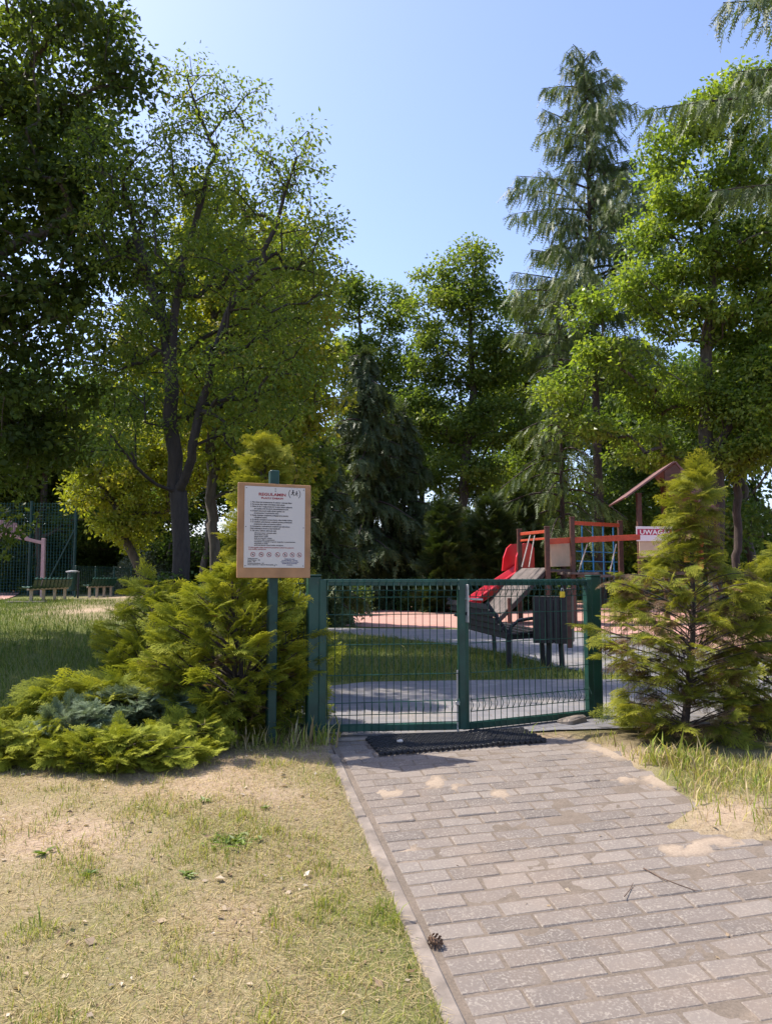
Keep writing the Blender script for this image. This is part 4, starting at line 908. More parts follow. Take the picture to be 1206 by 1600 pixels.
for tt, p, nv in ((t1, a1, n1), (t2, b2_, n2)):
    for z in (.2, .86):
        mb = MB(); sgn = -1 if tt is t1 else 1; dd = d1 if tt is t1 else d2
        mb.tube([p + dd * sgn * .032 + [0, 0, z - .03], p + dd * sgn * .032 + [0, 0, z + .03]], .012, 8); mb.build('hinge', M_STEEL, tt)
# padlock
c = at(873, 924, 5.70) ; c = c + n2 * .035
mb = MB(); mb.cbox((0, 0, -.022), (.04, .022, .044), .006)
t = thing('padlock', 'yellow padlock hanging on the top of the right gate leaf', 'padlock', c, math.atan2(d2[1], d2[0]))
mb.build('body', solid('yellow_plastic', (.72, .50, .035), .4), t); mb = MB(); an = np.linspace(0, math.pi, 9); mb.tube(np.stack([.012 * np.cos(an), 0 * an, .018 * np.sin(an) + .004], 1), .004, 6); mb.build('shackle', M_STEEL, t)
# ordinary mesh fence panels either side
def meshfence(label, P, H, sp, r, posts, group='green welded mesh fences', mat=None, zoff=0, hz=(.06, .26, .46, .66, .86, .98)):
    P = [np.asarray(p, float) for p in P]; o = P[0].copy(); o[2] = zat(o)
    t = thing('mesh_fence', label, 'fence', o, 0, group); mb = MB()
    for p, q in zip(P[:-1], P[1:]):
        a = p - o; b = q - o; a[2] = b[2] = 0; d = (b - a) / np.linalg.norm(b - a); nv = np.array([d[1], -d[0], 0])
        wires(mb, a + nv * .03, b + nv * .03, .04, H, sp, r, [(h * H, 0) for h in hz], [H * .93], nv)
    mb.build('mesh_panel', mat or M_GRN, t)
    for p in posts:
        m2 = MB(); q = np.asarray(p, float) - o; q[2] = zat(p) - o[2]; m2.cbox(q + [0, 0, H / 2], (.06, .06, H + .04), .005); m2.build('post', mat or M_GRN, t)
    return t
a = at(470, 1140, 5.24); meshfence('green mesh fence running left behind the golden bushes', [a, a + [-.7, .35, 0]], 1.03, .05, .0026, [a + [-.7, .35, 0]])
a = at(944, 1135, 5.94); meshfence('green mesh fence running right behind the tall golden cypress', [a, a + [2.2, .75, 0]], 1.03, .05, .0026, [a + [2.2, .75, 0]])
a = at(475, 930, 27); b = at(1400, 930, 27); meshfence('low green mesh fence along the far side of the playground', [a, b], 1.05, .10, .004, [a + (b - a) * k / 8 for k in range(9)])
a = at(118, 915, 30); b = at(205, 905, 34); meshfence('low dark mesh fence beyond the far bench', [a, b], 1.2, .12, .006, [a + (b - a) * k / 3 for k in range(4)])
# concrete sill under the gate, broken at the right end
mb = MB(); g0 = at(500, 1150, 5.12); g1 = at(728, 1146, 5.27); g2 = at(872, 1136, 5.62)
for p, q in ((g0, g1), (g1, g2)):
    p = np.array([p[0], p[1], -.048]); q = np.array([q[0], q[1], -.048]); mb.beam(p, q - (q - p) * .012, .08, .10, ch=.012)
p = at(880, 1136, 5.60); q = at(906, 1133, 5.75); mb.beam([p[0], p[1], .0], [q[0], q[1], .01], .13, .07, (0, .2, 1), .02)
tag(mb.build('kerb', M_CONC), None, None, kind='structure')

# ---------------------------------------------------------------- rubber ring mat
mb = MB(); cx0, cy0 = .50, 4.97; ml, mw, cell = 1.12, .40, .037
A = at(592, 1166, 1); pA = gp(590, 1168, .0); 
q0 = np.array([gp(592, 1178, .012)[0], 4.72]); q1 = np.array([gp(866, 1166, .012)[0], 5.02]); dm = (q1 - q0) / np.linalg.norm(q1 - q0); nm = np.array([-dm[1], dm[0]]); ml = np.linalg.norm(q1 - q0)
def matz(x, y, s, t): return zbase(x, y) + .012 + .012 * np.maximum(0, np.sin(s * 5.2 + .8)) * (t / mw) + .010 * np.exp(-((s - .78) / .05) ** 2)
ri, ro, hh = .0105, .0185, .012; ns = 8; an = np.arange(ns) * 2 * math.pi / ns + math.pi / 8
rows = int(mw / (cell * .87)); cols = int(ml / cell)
for r_ in range(rows):
    for c_ in range(cols):
        s = (c_ + .5 + (.5 if r_ % 2 else 0)) * cell; t_ = (r_ + .5) * cell * .87; p = q0 + dm * s + nm * t_
        z = float(matz(p[0], p[1], s, t_)); V = []
        for rr, zz in ((ro, -.006), (ro, hh - .004), (ro - .003, hh), (ri + .001, hh), (ri, hh - .004), (ri, -.006)):
            V.append(np.stack([p[0] + rr * np.cos(an), p[1] + rr * np.sin(an), np.full(ns, z + zz)], 1))
        j = np.arange(ns); j2 = (j + 1) % ns
        mb.add(np.concatenate(V), np.concatenate([np.stack([k * ns + j, k * ns + j2, (k + 1) * ns + j2, (k + 1) * ns + j], 1) for k in range(5)]))
        for ddx, ddy in ((cell, 0), (cell / 2, cell * .87)):
            e = p + dm * ddx + nm * ddy; 
            if s + ddx < ml + .01 and t_ + ddy < mw: 
                m_ = (p + e) / 2; X = np.array([*(e - p), 0]); X /= np.linalg.norm(X); mb.box((m_[0], m_[1], z + .005), (cell - 2 * ro + .008, .008, .018), np.stack([X, [-X[1], X[0], 0], [0, 0, 1]]))
tag(mb.build('rubber_mat', M_BLACK), 'black rubber ring mat lying on the bricks before the gate', 'door mat')

# ---------------------------------------------------------------- notice board
M_WOOD = solid('varnished_board', (.36, .19, .085), .45, .25, 6, bmp=.1); M_SHEET = solid('white_plastic_sheet', (.55, .515, .475), .4, .03, 3, bmp=0)
M_INK = solid('dark_print', (.03, .025, .03), .6, .1, bmp=0); M_RED = solid('red_print', (.30, .03, .035), .6, .1, bmp=0); M_BLUE = solid('blue_print', (.05, .06, .16), .6, .1, bmp=0)
bc = at(430, 829, 4.97); yaw = R(22); H_ = .612; W_ = .482
t = thing('information_sign', 'notice board with white rule sheet on a green post beside the gate', 'notice board', (bc[0], bc[1], zat(bc)), yaw)
zc = bc[2] - zat(bc)
mb = MB(); mb.cbox((.003, .062, (zc + .40) / 2 - .1), (.06, .06, zc + .40 + .2), .006); mb.build('post', M_GRN2, t)
mb = MB(); mb.cbox((0, .018, zc), (W_, .02, H_), .003); bo = mb.build('board', M_WOOD, t)
mb = MB(); sw, sh = .40, .525; sz = zc + .022
mb.cbox((0, .0055, sz), (sw, .004, sh), .001); shp = mb.build('notice_sheet', M_SHEET, t)
for x, z in ((-.19, .25), (.19, .25), (-.19, -.25), (.19, -.25), (0, .25), (0, .235), (-.19, 0), (.19, 0), (0, -.25)):
    mb = MB(); mb.tube([(x, .004, sz + z), (x, .0015, sz + z)], .0032, 8); mb.build('screw', M_INK, shp)
def text(name, body, size, x, z, mat, parent, align='LEFT', depth=.0022, bold=0, width=None, rot=(math.pi / 2, 0, 0), y=None):
    cu = bpy.data.curves.new(name, 'FONT'); cu.body = body; cu.size = size; cu.align_x = align; cu.offset = bold; cu.resolution_u = 2; cu.fill_mode = 'BOTH'
    o = bpy.data.objects.new(name, cu); C.objects.link(o); bpy.context.view_layer.update()
    me = bpy.data.meshes.new_from_object(o.evaluated_get(bpy.context.evaluated_depsgraph_get())); bpy.data.objects.remove(o); me.name = name
    if width:
        n = len(me.vertices); co = np.zeros(n * 3, np.float32); me.vertices.foreach_get('co', co); co = co.reshape(-1, 3)
        co[:, 0] *= width / max(1e-6, co[:, 0].max() - co[:, 0].min()); me.vertices.foreach_set('co', co.ravel())
    me.materials.clear(); k = link(name, me, mat, parent, (x, depth if y is None else y, z)); k.rotation_euler = rot; return k
X0 = -.2; 
text('title', 'REGULAMIN', .026, -.02, sz + .203, M_RED, shp, 'CENTER', bold=.0008, width=.178)
text('subtitle', 'PLACU ZABAW', .016, -.02, sz + .182, M_RED, shp, 'CENTER', bold=.0006, width=.146)
rules = [('1. Plac zabaw jest przeznaczony do zabawy i rekreacji dzieci', .27), ('2. Na terenie placu zabaw obowiązuje zakaz palenia', .225), ('3. Dzieci do lat 7 mogą przebywać na placu zabaw wyłącznie', .275), ('    pod opieką osób dorosłych odpowiedzialnych za nie', .225),
         ('4. Urządzeń zabawowych należy używać zgodnie z ich', .225), ('    przeznaczeniem i z zachowaniem zasad', .16), ('5. Osoby niszczące urządzenia podlegają karze grzywny', .25), ('    i obciążenia kosztami', .085),
         ('6. Za szkody wyrządzone przez dziecko odpowiadają rodzice', .275), ('7. O wszelkich uszkodzeniach urządzeń prosimy powiadomić', .275), ('    zarządcę placu zabaw pod numerem telefonu', .18), ('8. Korzystanie z uszkodzonych urządzeń jest zabronione', .26), ('Dzieci przebywają na terenie na odpowiedzialność', .195), ('9. Na placu zabaw zabrania się:', .17)]
z = sz + .156
for s_, wd in rules:
    text('rule_line', s_, .0125, -.162 if s_[0] != ' ' else -.15, z, M_INK, shp, bold=.00035, width=wd); z -= .0142
for s_, wd in (('zaśmiecania terenu i niszczenia zieleni', .145), ('wprowadzania zwierząt', .09), ('palenia tytoniu i ognisk', .09), ('jazdy na rowerze i rolkach', .115), ('wnoszenia szkła i przedmiotów', .135), ('korzystania z urządzeń w sposób niezgodny z przeznaczeniem', .27), ('wchodzenia na dachy', .09), ('spożywania alkoholu i innych środków odurzających', .19)):
    text('rule_line', s_, .0105, -.135, z, M_INK, shp, bold=.0003, width=wd); z -= .0112
text('warning_line', 'W razie wypadku należy niezwłocznie powiadomić rodziców lub opiekunów', .0105, -.172, sz - .136, M_RED, shp, bold=.0003, width=.30)
text('warning_line', 'oraz służby ratunkowe', .0105, -.172, sz - .147, M_RED, shp, bold=.0003, width=.115)
def ringm(mb, c, r, wdt, a0=0, a1=2 * math.pi, y=.0022, n=28):
    an = np.linspace(a0, a1, n); I = np.stack([c[0] + (r - wdt) * np.cos(an), 0 * an + y, c[1] + (r - wdt) * np.sin(an)], 1); O = np.stack([c[0] + r * np.cos(an), 0 * an + y, c[1] + r * np.sin(an)], 1)
    i = np.arange(n - 1); mb.add(np.concatenate([I, O]), np.stack([i, i + 1, n + i + 1, n + i], 1))
def stroke(mb, p, q, wdt, y=.0021):
    p = np.array(p, float); q = np.array(q, float); d = (q - p) / np.linalg.norm(q - p); nn = np.array([-d[1], d[0]]) * wdt / 2
    mb.add([[a[0], y, a[1]] for a in (p - nn, q - nn, q + nn, p + nn)], [[0, 1, 2, 3]])
glyph = [[((-.006, -.002), (.006, -.002), .004), ((-.003, .003), (.004, .003), .003)], [((-.006, -.004), (-.006, .003), .003), ((-.006, .003), (.006, .003), .003), ((.006, -.004), (.006, .003), .003)], [((-.006, -.005), (.004, .005), .004), ((.003, -.004), (.006, -.004), .004)], [((-.004, -.005), (-.004, .005), .004), ((-.003, -.003), (.005, -.003), .003)],
         [((0, -.006), (0, .006), .006)], [((-.006, 0), (.006, 0), .003), ((0, -.005), (0, .005), .003)], [((-.005, -.004), (.004, -.004), .005), ((-.003, 0), (-.003, .006), .003)]]
for i, (xx, g) in enumerate(zip((-.142, -.088, -.037, .019, .069, .117, .164), glyph)):
    c = (xx, sz - .178); mb = MB(); ringm(mb, c, .0155, .0028); stroke(mb, (c[0] - .0095, c[1] + .0095), (c[0] + .0095, c[1] - .0095), .0024, .0026); k = mb.build('pictogram', M_RED, shp)
    mb = MB()
    for p, q, wd in g: stroke(mb, (c[0] + p[0], c[1] + p[1]), (c[0] + q[0], c[1] + q[1]), wd)
    g_ = mb.build('pictogram_figure', M_INK, shp)
for s_, wd, zz in (('Telefony alarmowe:', .065, -.207), ('Straż Pożarna   998', .08, -.217), ('Policja   997', .05, -.227), ('Pogotowie Ratunkowe   999', .105, -.237), ('Numer alarmowy w całej Unii Europejskiej   112', .19, -.2465)): text('contact_line', s_, .009, -.175, sz + zz, M_INK, shp, bold=.0003, width=wd)
for s_, wd, zz in (('Zarządca placu zabaw', .07, -.208), ('Urząd Miasta i Gminy', .105, -.218), ('Referat Gospodarki Komunalnej', .115, -.2275), ('Wydział Ochrony Środowiska', .1, -.237), ('tel. kontaktowy', .04, -.2465)): text('contact_line', s_, .009, .10, sz + zz, M_BLUE, shp, 'CENTER', bold=.0003, width=wd)
mb = MB(); c = (.128, sz + .222)
ringm(mb, c, .040, .0035, R(140), R(225)); ringm(mb, c, .040, .0035, R(-45), R(40)); ringm(mb, c, .040, .0022, R(150) - 2 * 0, R(152))
for k in (60, 90, 118): ringm(mb, c, .040, .002, R(k), R(k + 6), n=4)
def runner(cx, cz, k, m):
    an = np.linspace(0, 2 * math.pi, 12); mb.poly(np.stack([cx + k * .0042 * np.cos(an), 0 * an + .0021, cz + k * (.016 + .0042 * np.sin(an))], 1)[::-1])
    for p, q, wd in (((0, .011), (-.002 * m, -.001), .007), ((0, .009), (.009 * m, .004), .003), ((0, .009), (-.008 * m, .004), .003), ((-.002 * m, 0), (.006 * m, -.008), .004), ((.006 * m, -.008), (.004 * m, -.016), .003), ((-.002 * m, 0), (-.008 * m, -.009), .004), ((-.008 * m, -.009), (-.014 * m, -.010), .003)):
        stroke(mb, (cx + k * p[0], cz + k * p[1]), (cx + k * q[0], cz + k * q[1]), k * wd)
runner(.118, sz + .226, 1.1, 1); runner(.142, sz + .222, .95, 1)
mb.build('emblem', M_INK, shp)

# ---------------------------------------------------------------- dark wooden bench and slatted bin just inside
M_DW = solid('dark_stained_wood', (.022, .017, .016), .6, .35, 18, bmp=.3); M_IRON = solid('black_iron', (.018, .018, .022), .45, .2); M_BR = solid('red_brown_wood', (.085, .036, .024), .6, .3, 14, bmp=.2)
nb = gp(795, 1043); fb = gp(712, 1012); ax_ = fb - nb; Lb = np.linalg.norm(ax_); ax_ /= Lb; az_ = math.atan2(ax_[1], ax_[0])   # local +x along bench away from us, local -y = seat side (to the right)
t = thing('park_bench', 'dark slatted park bench seen from behind, just inside the gate', 'bench', (nb[0], nb[1], 0), az_)
Lb = 2.0
bk = MB()
for k in range(5):
    z0 = .37 + .083 * k; y = .03 + .055 * k; bk.cbox((Lb / 2, y, z0), (Lb + .1, .026, .076), .006, np.stack([[1, 0, 0], [0, math.cos(.55), -math.sin(.55)], [0, math.sin(.55), math.cos(.55)]]).T)
bk.build('backrest', M_DW, t)
st = MB()
for k in range(4): st.cbox((Lb / 2, -.07 - .105 * k, .385 + .012 * k), (Lb + .1, .09, .03), .006)
st.build('seat', M_DW, t)
for x in (0.0, Lb):
    mb = MB(); mb.beam((x, -.0, 0), (x, -.0, .40), .05, .05, (1, 0, 0)); mb.beam((x, 0, .38), (x, .26, .76), .04, .03, (1, 0, 0)); mb.build('leg', M_IRON, t)
    mb = MB(); mb.beam((x, -.42, 0), (x, -.40, .40), .05, .05, (1, 0, 0)); mb.build('leg', M_IRON, t)
    mb = MB(); mb.beam((x, .02, .345), (x, -.46, .375), .04, .05); mb.build('seat_bearer', M_IRON, t)
    mb = MB(); P = [(x, .0, .36), (x, -.03, .47), (x, -.12, .545), (x, -.28, .57), (x, -.40, .56), (x, -.47, .51), (x, -.46, .40)]
    Ps = np.array(P); tt_ = np.linspace(0, 6, 25); mb.tube(np.stack([np.interp(tt_, range(7), Ps[:, i]) for i in range(3)], 1), .021, 8); mb.build('armrest', M_IRON, t, smooth=True)
c = gp(866, 1046); t = thing('litter_bin', 'dark slatted litter bin on two posts beside the bench', 'litter bin', (c[0], c[1], 0), R(-24))
sl = MB(); hw = .19
for k in range(5):
    x = -hw + hw * 2 * (k + .5) / 5
    for y in (-hw, hw): sl.cbox((x, y, .575), (.07, .02, .53), .004)
    for xx in (-hw, hw): sl.cbox((xx, x, .575), (.02, .07, .53), .004)
sl.build('slats', M_DW, t); mb = MB(); mb.cbox((hw + .03, -hw - .01, .60), (.06, .06, .66), .005); mb.build('corner_post', M_BR, t)
for x in (-.05, .07):
    mb = MB(); mb.beam((x * 1.3, 0, 0), (x, 0, .55), .055, .055, (0, 1, 0)); mb.build('leg', M_IRON, t)
mb = MB(); mb.cbox((0, 0, .33), (hw * 1.9, hw * 1.9, .02)); mb.tube([(0, 0, .34), (0, 0, .80)], hw * .8, 14); mb.build('liner', M_BLACK, t)

# ---------------------------------------------------------------- play set
M_SR = solid('red_slide_plastic', (.50, .014, .022), .3, .1, 3, bmp=0, spec=.6); M_RP = solid('orange_red_paint', (.42, .062, .022), .5, .2, 12); M_CREAM = solid('cream_panel', (.52, .40, .27), .5, .1, 4)
M_GW = solid('grey_weathered_plywood', (.095, .075, .066), .7, .5, 5, bmp=.3); M_ROPEB = solid('blue_rope', (.03, .17, .34), .8); M_ROPEW = solid('grey_rope', (.42, .38, .34), .9); M_ROOF = solid('purple_brown_roof_board', (.17, .085, .08), .65, .25, 10); M_YP = solid('yellow_panel', (.60, .33, .05), .5, .1, 5)
pD = 17.5
def W(px, py, Y=pD): return at(px, py, Y)
o = gp(852, 975); o = np.array([W(852, 900)[0], pD, 0])
t = thing('play_set', 'wooden climbing set with red slide, ramp, rope bridge and roofed tower', 'playground', o)
def pp(px, py, dy=0): return W(px, py, pD + dy) - o
def addpost(px, top, dy, lab=None, wd=.11, mat=M_BR):
    p = pp(px, top, dy); mb = MB(); mb.cbox((p[0], p[1], p[2] / 2 - .05), (wd, wd, p[2] + .1), .012); k = mb.build('post', mat, t)
    mc = MB(); mc.cbox((p[0], p[1], p[2] + .008), (wd + .012, wd + .012, .03), .01); mc.build('post_cap', M_BR, k); return p
A_ = addpost(811, 828, 1.1); B_ = addpost(854, 824, 0); C_ = addpost(893, 809, .75); D_ = addpost(855, 836, 1.75)
dk = pp(855, 893, .9); zd = pp(855, 889, 0)[2]
dirR = np.array([A_[0] - B_[0], A_[1] - B_[1], 0]); wR = np.linalg.norm(dirR); dirR /= wR      # along the ramp's top edge (to the left/back)
down = np.array([-dirR[1], dirR[0], 0]); down = down if down[0] < 0 else -down                  # downhill: left and towards us
mb = MB(); q = [B_ * [1, 1, 0], A_ * [1, 1, 0], D_ * [1, 1, 0] , C_ * [1, 1, 0]]
quad = [np.array([p[0], p[1], zd]) for p in (B_, A_, A_ + (C_ - B_), C_)]; mb.prism(quad, (0, 0, -.06)); mb.build('platform', M_GW, t)
# ramp of weathered boards
run, drop = 1.1, zd - .18
rp = MB(); 
for k in range(3):
    a = np.array([B_[0], B_[1], zd + .02]) + dirR * (.04 + wR * 1.0 * (k + .5) / 3); e = a + down * run + [0, 0, -(drop - .05)]
    rp.beam(a, e, wR * 1.0 / 3 - .008, .035, np.cross(down + np.array([0, 0, -drop / run]), dirR) * -1)
rp.build('ramp', M_GW, t)
mb = MB(); a = np.array([B_[0], B_[1], zd - .04]) + dirR * .03; e = a + down * (run + .28) + [0, 0, -(drop + .12)]; mb.beam(a, e, .05, .10); mb.build('ramp_beam', M_DW, t)
e2 = a + down * run * .98; mb = MB(); mb.cbox((e2[0] + .08, e2[1], .3), (.09, .09, .62)); mb.build('post', M_BR, t)
# slide next to the ramp: trough with raised sides and hood
so_ = np.array([A_[0], A_[1], zd]) + dirR * .36 - down * .36; slope = []
for s in np.linspace(0, 1, 12):
    slope.append((s * 1.9, zd + .02 - (zd - .22) * (s * 1.06 if s < .85 else .901 + (s - .85) * .25)))
prof = [(-.02, .17), (.0, .20), (.035, .20), (.05, .02), (.10, 0), (.40, 0), (.45, .02), (.465, .20), (.50, .20), (.52, .17)]
V = []; 
for r_, z in slope:
    for u, h in prof: V.append(so_ + dirR * (u - .34) + down * r_ + np.array([0, 0, z - zd + h]))
n = len(prof); i, j = np.meshgrid(np.arange(len(slope) - 1), np.arange(n - 1), indexing='ij'); i = i.ravel() * n; j = j.ravel()
V = np.array(V); V2 = V - np.array([0, 0, .03]); mb = MB(); mb.add(V, np.stack([i + j, i + j + 1, i + n + j + 1, i + n + j], 1)); mb.add(V2, np.stack([i + n + j, i + n + j + 1, i + j + 1, i + j], 1))
sldm = mb.build('slide', M_SR, t, smooth=True)
for uu in (-.38, .22):
    mb = MB(); prof2 = [(-.04, 0), (.50, -.05), (.46, .28), (.36, .52), (.24, .62), (.08, .63), (-.04, .52)]
    pts = [so_ + dirR * uu + down * x + np.array([0, 0, h + .02]) for x, h in prof2]; mb.prism(pts, dirR * .05); mb.build('hood_side', M_SR, sldm)
mb = MB(); a = A_.copy(); b = B_.copy(); a[2] = b[2] = pp(811, 834, .95)[2]; mb.beam(a, b, .04, .07); a2_ = a - [0, 0, .16]; b2 = b - [0, 0, .16]; mb.beam(a2_, b2, .035, .05); mb.build('top_rail', M_RP, t)
for (p0_, p1_) in (((828, 836, .5), (815, 886, .2)), ((835, 836, .5), (826, 886, .2))):
    mb = MB(); mb.tube([pp(*p0_), pp(*p1_)], .014, 6); mb.build('climbing_rope', M_ROPEW, t)
# cream panel and long handrail
mb = MB(); a = pp(859, 863, .1); b = pp(889, 863, .68); mb.beam(a, b, .03, pp(859, 841, .1)[2] - pp(859, 886, .1)[2]); mb.build('side_panel', M_CREAM, t)
mb = MB(); a = pp(856, 846, -.02); b = pp(1003, 839, .2); mb.beam(a, b, .06, .13); mb.build('handrail', M_RP, t)
mb = MB(); a = pp(880, 896, -.1); b = pp(925, 896, .2); mb.beam(a, b, .5, .05); mb.build('step', M_GW, t)
# rope net section
E_ = addpost(968, 815, 1.2); addpost(893, 809, .0, wd=.10)
mb = MB(); a = pp(893, 817, .0); b = pp(968, 821, 1.2); mb.beam(a, b, .05, .085); mb.build('top_rail', M_RP, t)
zlow = pp(900, 905, .4)[2]
for k in range(4):
    f = (k + .9) / 4.6; p = a + (b - a) * f; mb = MB(); mb.tube([p, p * [1, 1, 0] + [0, 0, zlow]], .016, 6); mb.build('net_rope', M_ROPEB, t)
mb = MB(); 
for zz in (.25, .55, .85): p = a + (b - a) * .08; q = a + (b - a) * .92; mb.tube([p * [1, 1, 0] + [0, 0, zlow + zz * .75], q * [1, 1, 0] + [0, 0, zlow + zz * .75]], .012, 5)
mb.build('net_rope', M_ROPEB, t)
for (p0_, p1_) in (((917, 850, .0), (903, 895, 0)), ((962, 850, .1), (952, 895, 0))):
    mb = MB(); mb.tube([pp(*p0_), pp(*p1_)], .014, 6); mb.build('climbing_rope', M_ROPEW, t)
mb = MB(); a = pp(893, 900, .2); b = pp(1000, 900, .6); mb.beam(a, b, .6, .06); mb.build('bridge_deck', M_GW, t)
# roofed tower
F1 = addpost(997, 772, .3); F2 = addpost(1088, 800, .3, wd=.13); F3 = addpost(1035, 745, 1.6); F4 = addpost(1118, 790, 1.6)
ap = pp(1054, 722, -.15); el = pp(978, 778, -.15); er = pp(1122, 806, -.15); dpt = np.array([.25, 2.2, 0])
rf = MB(); 
for e in (el, er):
    nn = np.cross(e - ap, dpt); nn = nn / np.linalg.norm(nn) * .035; nn = nn if nn[2] > 0 else -nn
    rf.prism([ap, e, e + dpt, ap + dpt], nn)
rf.build('roof', M_ROOF, t)
gb = MB(); x0 = ap + (el - ap) * .62; x1 = ap + (er - ap) * .62
gb.prism([ap - [0, 0, .05], ap + (x0 - ap) * .35 - [0, 0, .03], ap + (x0 - ap) * .35 - [0, 0, .32], ap + (x1 - ap) * .2 - [0, 0, .55], ap + (x1 - ap) * .2 - [0, 0, .03]], (0, .03, 0)); gb.build('gable_board', M_BR, t)
gb = MB(); gb.beam(ap + (er - ap) * .08 + [0, .02, -.1], er + [0, .02, -.03], .03, .22); gb.build('gable_board', M_ROOF, t)
zp = pp(1040, 893, .5)[2]; mb = MB(); mb.prism([np.array([p[0], p[1], zp]) for p in (F1, F2, F4, F3)], (0, 0, -.07)); mb.build('platform', M_GW, t)
mb = MB(); a = pp(998, 850, .22); b = pp(1044, 850, .22); mb.beam(a, b, .03, .62); mb.build('side_panel', M_CREAM, t)
mb = MB(); a = pp(1068, 864, .25); b = pp(1098, 864, .25); mb.beam(a, b, .03, .42); mb.build('side_panel', M_YP, t)
mb = MB(); a = pp(1094, 830, .1); b = pp(1094, 888, .1); mb.beam(a, b, .10, .10, (1, 0, 0)); mb.build('corner_trim', M_RP, t)
# warning sign on the tower
c = W(1022, 834, pD + .17); t = thing('warning_sign', 'small white and crimson warning sign fixed to the roofed tower', 'sign', c)
sw_ = 58 / 1200 * pD
mb = MB(); mb.cbox((0, 0, 0), (sw_, .012, .34), .003); s_ = mb.build('sign_plate', solid('white_enamel', (.72, .68, .70), .4, .04, 4, bmp=0), t)
mb = MB(); mb.add([[-sw_ * .47, -.008, -.03], [sw_ * .47, -.008, -.03], [sw_ * .47, -.008, .11], [-sw_ * .47, -.008, .11]], [[0, 1, 2, 3]]); mb.build('red_band', solid('crimson_print', (.42, .02, .07), .5, .05, bmp=0), s_)
text('lettering', 'UWAGA!', .15, 0, -.015, solid('white_print', (.8, .78, .78), .5, .02, bmp=0), s_, 'CENTER', y=-.0115, bold=.004, width=sw_ * .8)

# ---------------------------------------------------------------- left: seat benches, bin, basketball hoop, ball fence
M_SEAT = solid('dark_green_plastic_seat', (.016, .070, .045), .5, .15, 6, bmp=0, spec=.3); M_LEG = solid('pale_steel_leg', (.46, .36, .27), .6, .2, 10); M_MAUVE = solid('faded_mauve_paint', (.40, .27, .28), .55, .15, 8)
def seatbench(label, p0, p1, n, first=None):
    d = p1 - p0; d[2] = 0; L = np.linalg.norm(d); z = zat((p0 + p1) / 2)
    t = thing('seat_bench', label, 'bench', (p0[0], p0[1], z), math.atan2(d[1], d[0]), 'rows of green bucket seats')
    for k in range(n):     # local x along the row, seats open towards +y (away from us is +y); backs on -y... 
        x = L * (k + .5) / n; w_ = L / n * .40; V = []
        for y, zz in ((.30, .44), (.28, .465), (.15, .44), (-.02, .43), (-.11, .47), (-.14, .60), (-.155, .74), (-.19, .765), (-.215, .74)):
            for u in np.linspace(-1, 1, 5): V.append((x + w_ * u, y, zz + .03 * u * u + (-.06 * u * u if zz > .7 else 0)))
        i, j = np.meshgrid(np.arange(8), np.arange(4), indexing='ij'); i = i.ravel() * 5; j = j.ravel(); mb = MB(); V = np.array(V)
        mb.add(V, np.stack([i + j, i + j + 1, i + 5 + j + 1, i + 5 + j], 1)); mb.add(V - [0, .01, .025], np.stack([i + 5 + j, i + 5 + j + 1, i + j + 1, i + j], 1)); mb.build('seat', M_SEAT, t, smooth=True)
    mb = MB(); mb.beam((0, 0, .40), (L, 0, .40), .06, .05); mb.build('rail', M_LEG, t)
    for x in np.linspace(.08, .92, 4) * L:
        mb = MB(); mb.beam((x, 0, 0), (x, 0, .38), .09, .07, (1, 0, 0)); mb.build('leg', M_LEG, t)
    return t
a = at(43, 944, 23.2); b = at(106, 929, 27.5); b0_ = seatbench('nearer row of dark green bucket seats beside the pink court', a, b, 10)
mb = MB(); mb.cbox((-.1, 0, .02), (.3, 1.1, .08)); mb.build('footing', M_CONC, b0_)
a = at(137, 920, 29.5); b = at(177, 914, 32); seatbench('farther row of dark green bucket seats behind the post bin', a, b, 8)
c = at(113, 926, 28.6); t = thing('litter_bin', 'round dark litter bin with a pale lid on a thin post near the benches', 'litter bin', (c[0], c[1], zat(c)))
mb = MB(); zz = np.array([.28, .3, .9, .92]); mb.tube(np.stack([0 * zz, 0 * zz, zz], 1), [.15, .17, .19, .19], 14); mb.build('bin', M_GRN2, t); mb = MB(); mb.tube([(0, 0, .96), (0, 0, 1.0), (0, 0, 1.03)], [.24, .24, .08], 16); mb.build('lid', M_STEEL, t); mb = MB(); mb.tube([(.26, -.1, -.3), (.26, -.1, .95)], .035, 8); mb.build('post', M_IRON, t); mb = MB(); mb.beam((.0, 0, .5), (.26, -.1, .5), .04, .04); mb.build('bracket', M_IRON, t)
hY = 30.0; c = at(67, 925, hY); zb_ = zat(c); t = thing('basketball_hoop', 'faded mauve basketball hoop post with a cantilever arm', 'basketball hoop', (c[0], c[1], zb_))
def hp(px, py, dy=0): return at(px, py, hY + dy) - np.array([c[0], c[1], zb_])
mb = MB(); tp = hp(68, 841); mb.beam((0, 0, -.1), (tp[0] * .5, 0, tp[2]), .13, .13, (1, 0, 0)); mb.build('post', M_MAUVE, t)
mb = MB(); mb.beam(hp(66, 848), hp(10, 835, -.4), .11, .12); mb.build('arm', M_MAUVE, t); mb = MB(); mb.beam(hp(46, 842), hp(26, 822, -.3), .05, .05); mb.beam(hp(14, 836, -.4), hp(-30, 850, -.6), .06, .06); mb.build('brace', M_MAUVE, t)
mb = MB(); p = hp(10, 826, -.45); mb.box(p, (.07, 1.3, .9), np.stack([[math.cos(.9), -math.sin(.9), 0], [math.sin(.9), math.cos(.9), 0], [0, 0, 1]])); 
mb.V = []; mb.Q = []; mb.T = []; mb.n = 0
ca, sa = math.cos(1.25), math.sin(1.25)
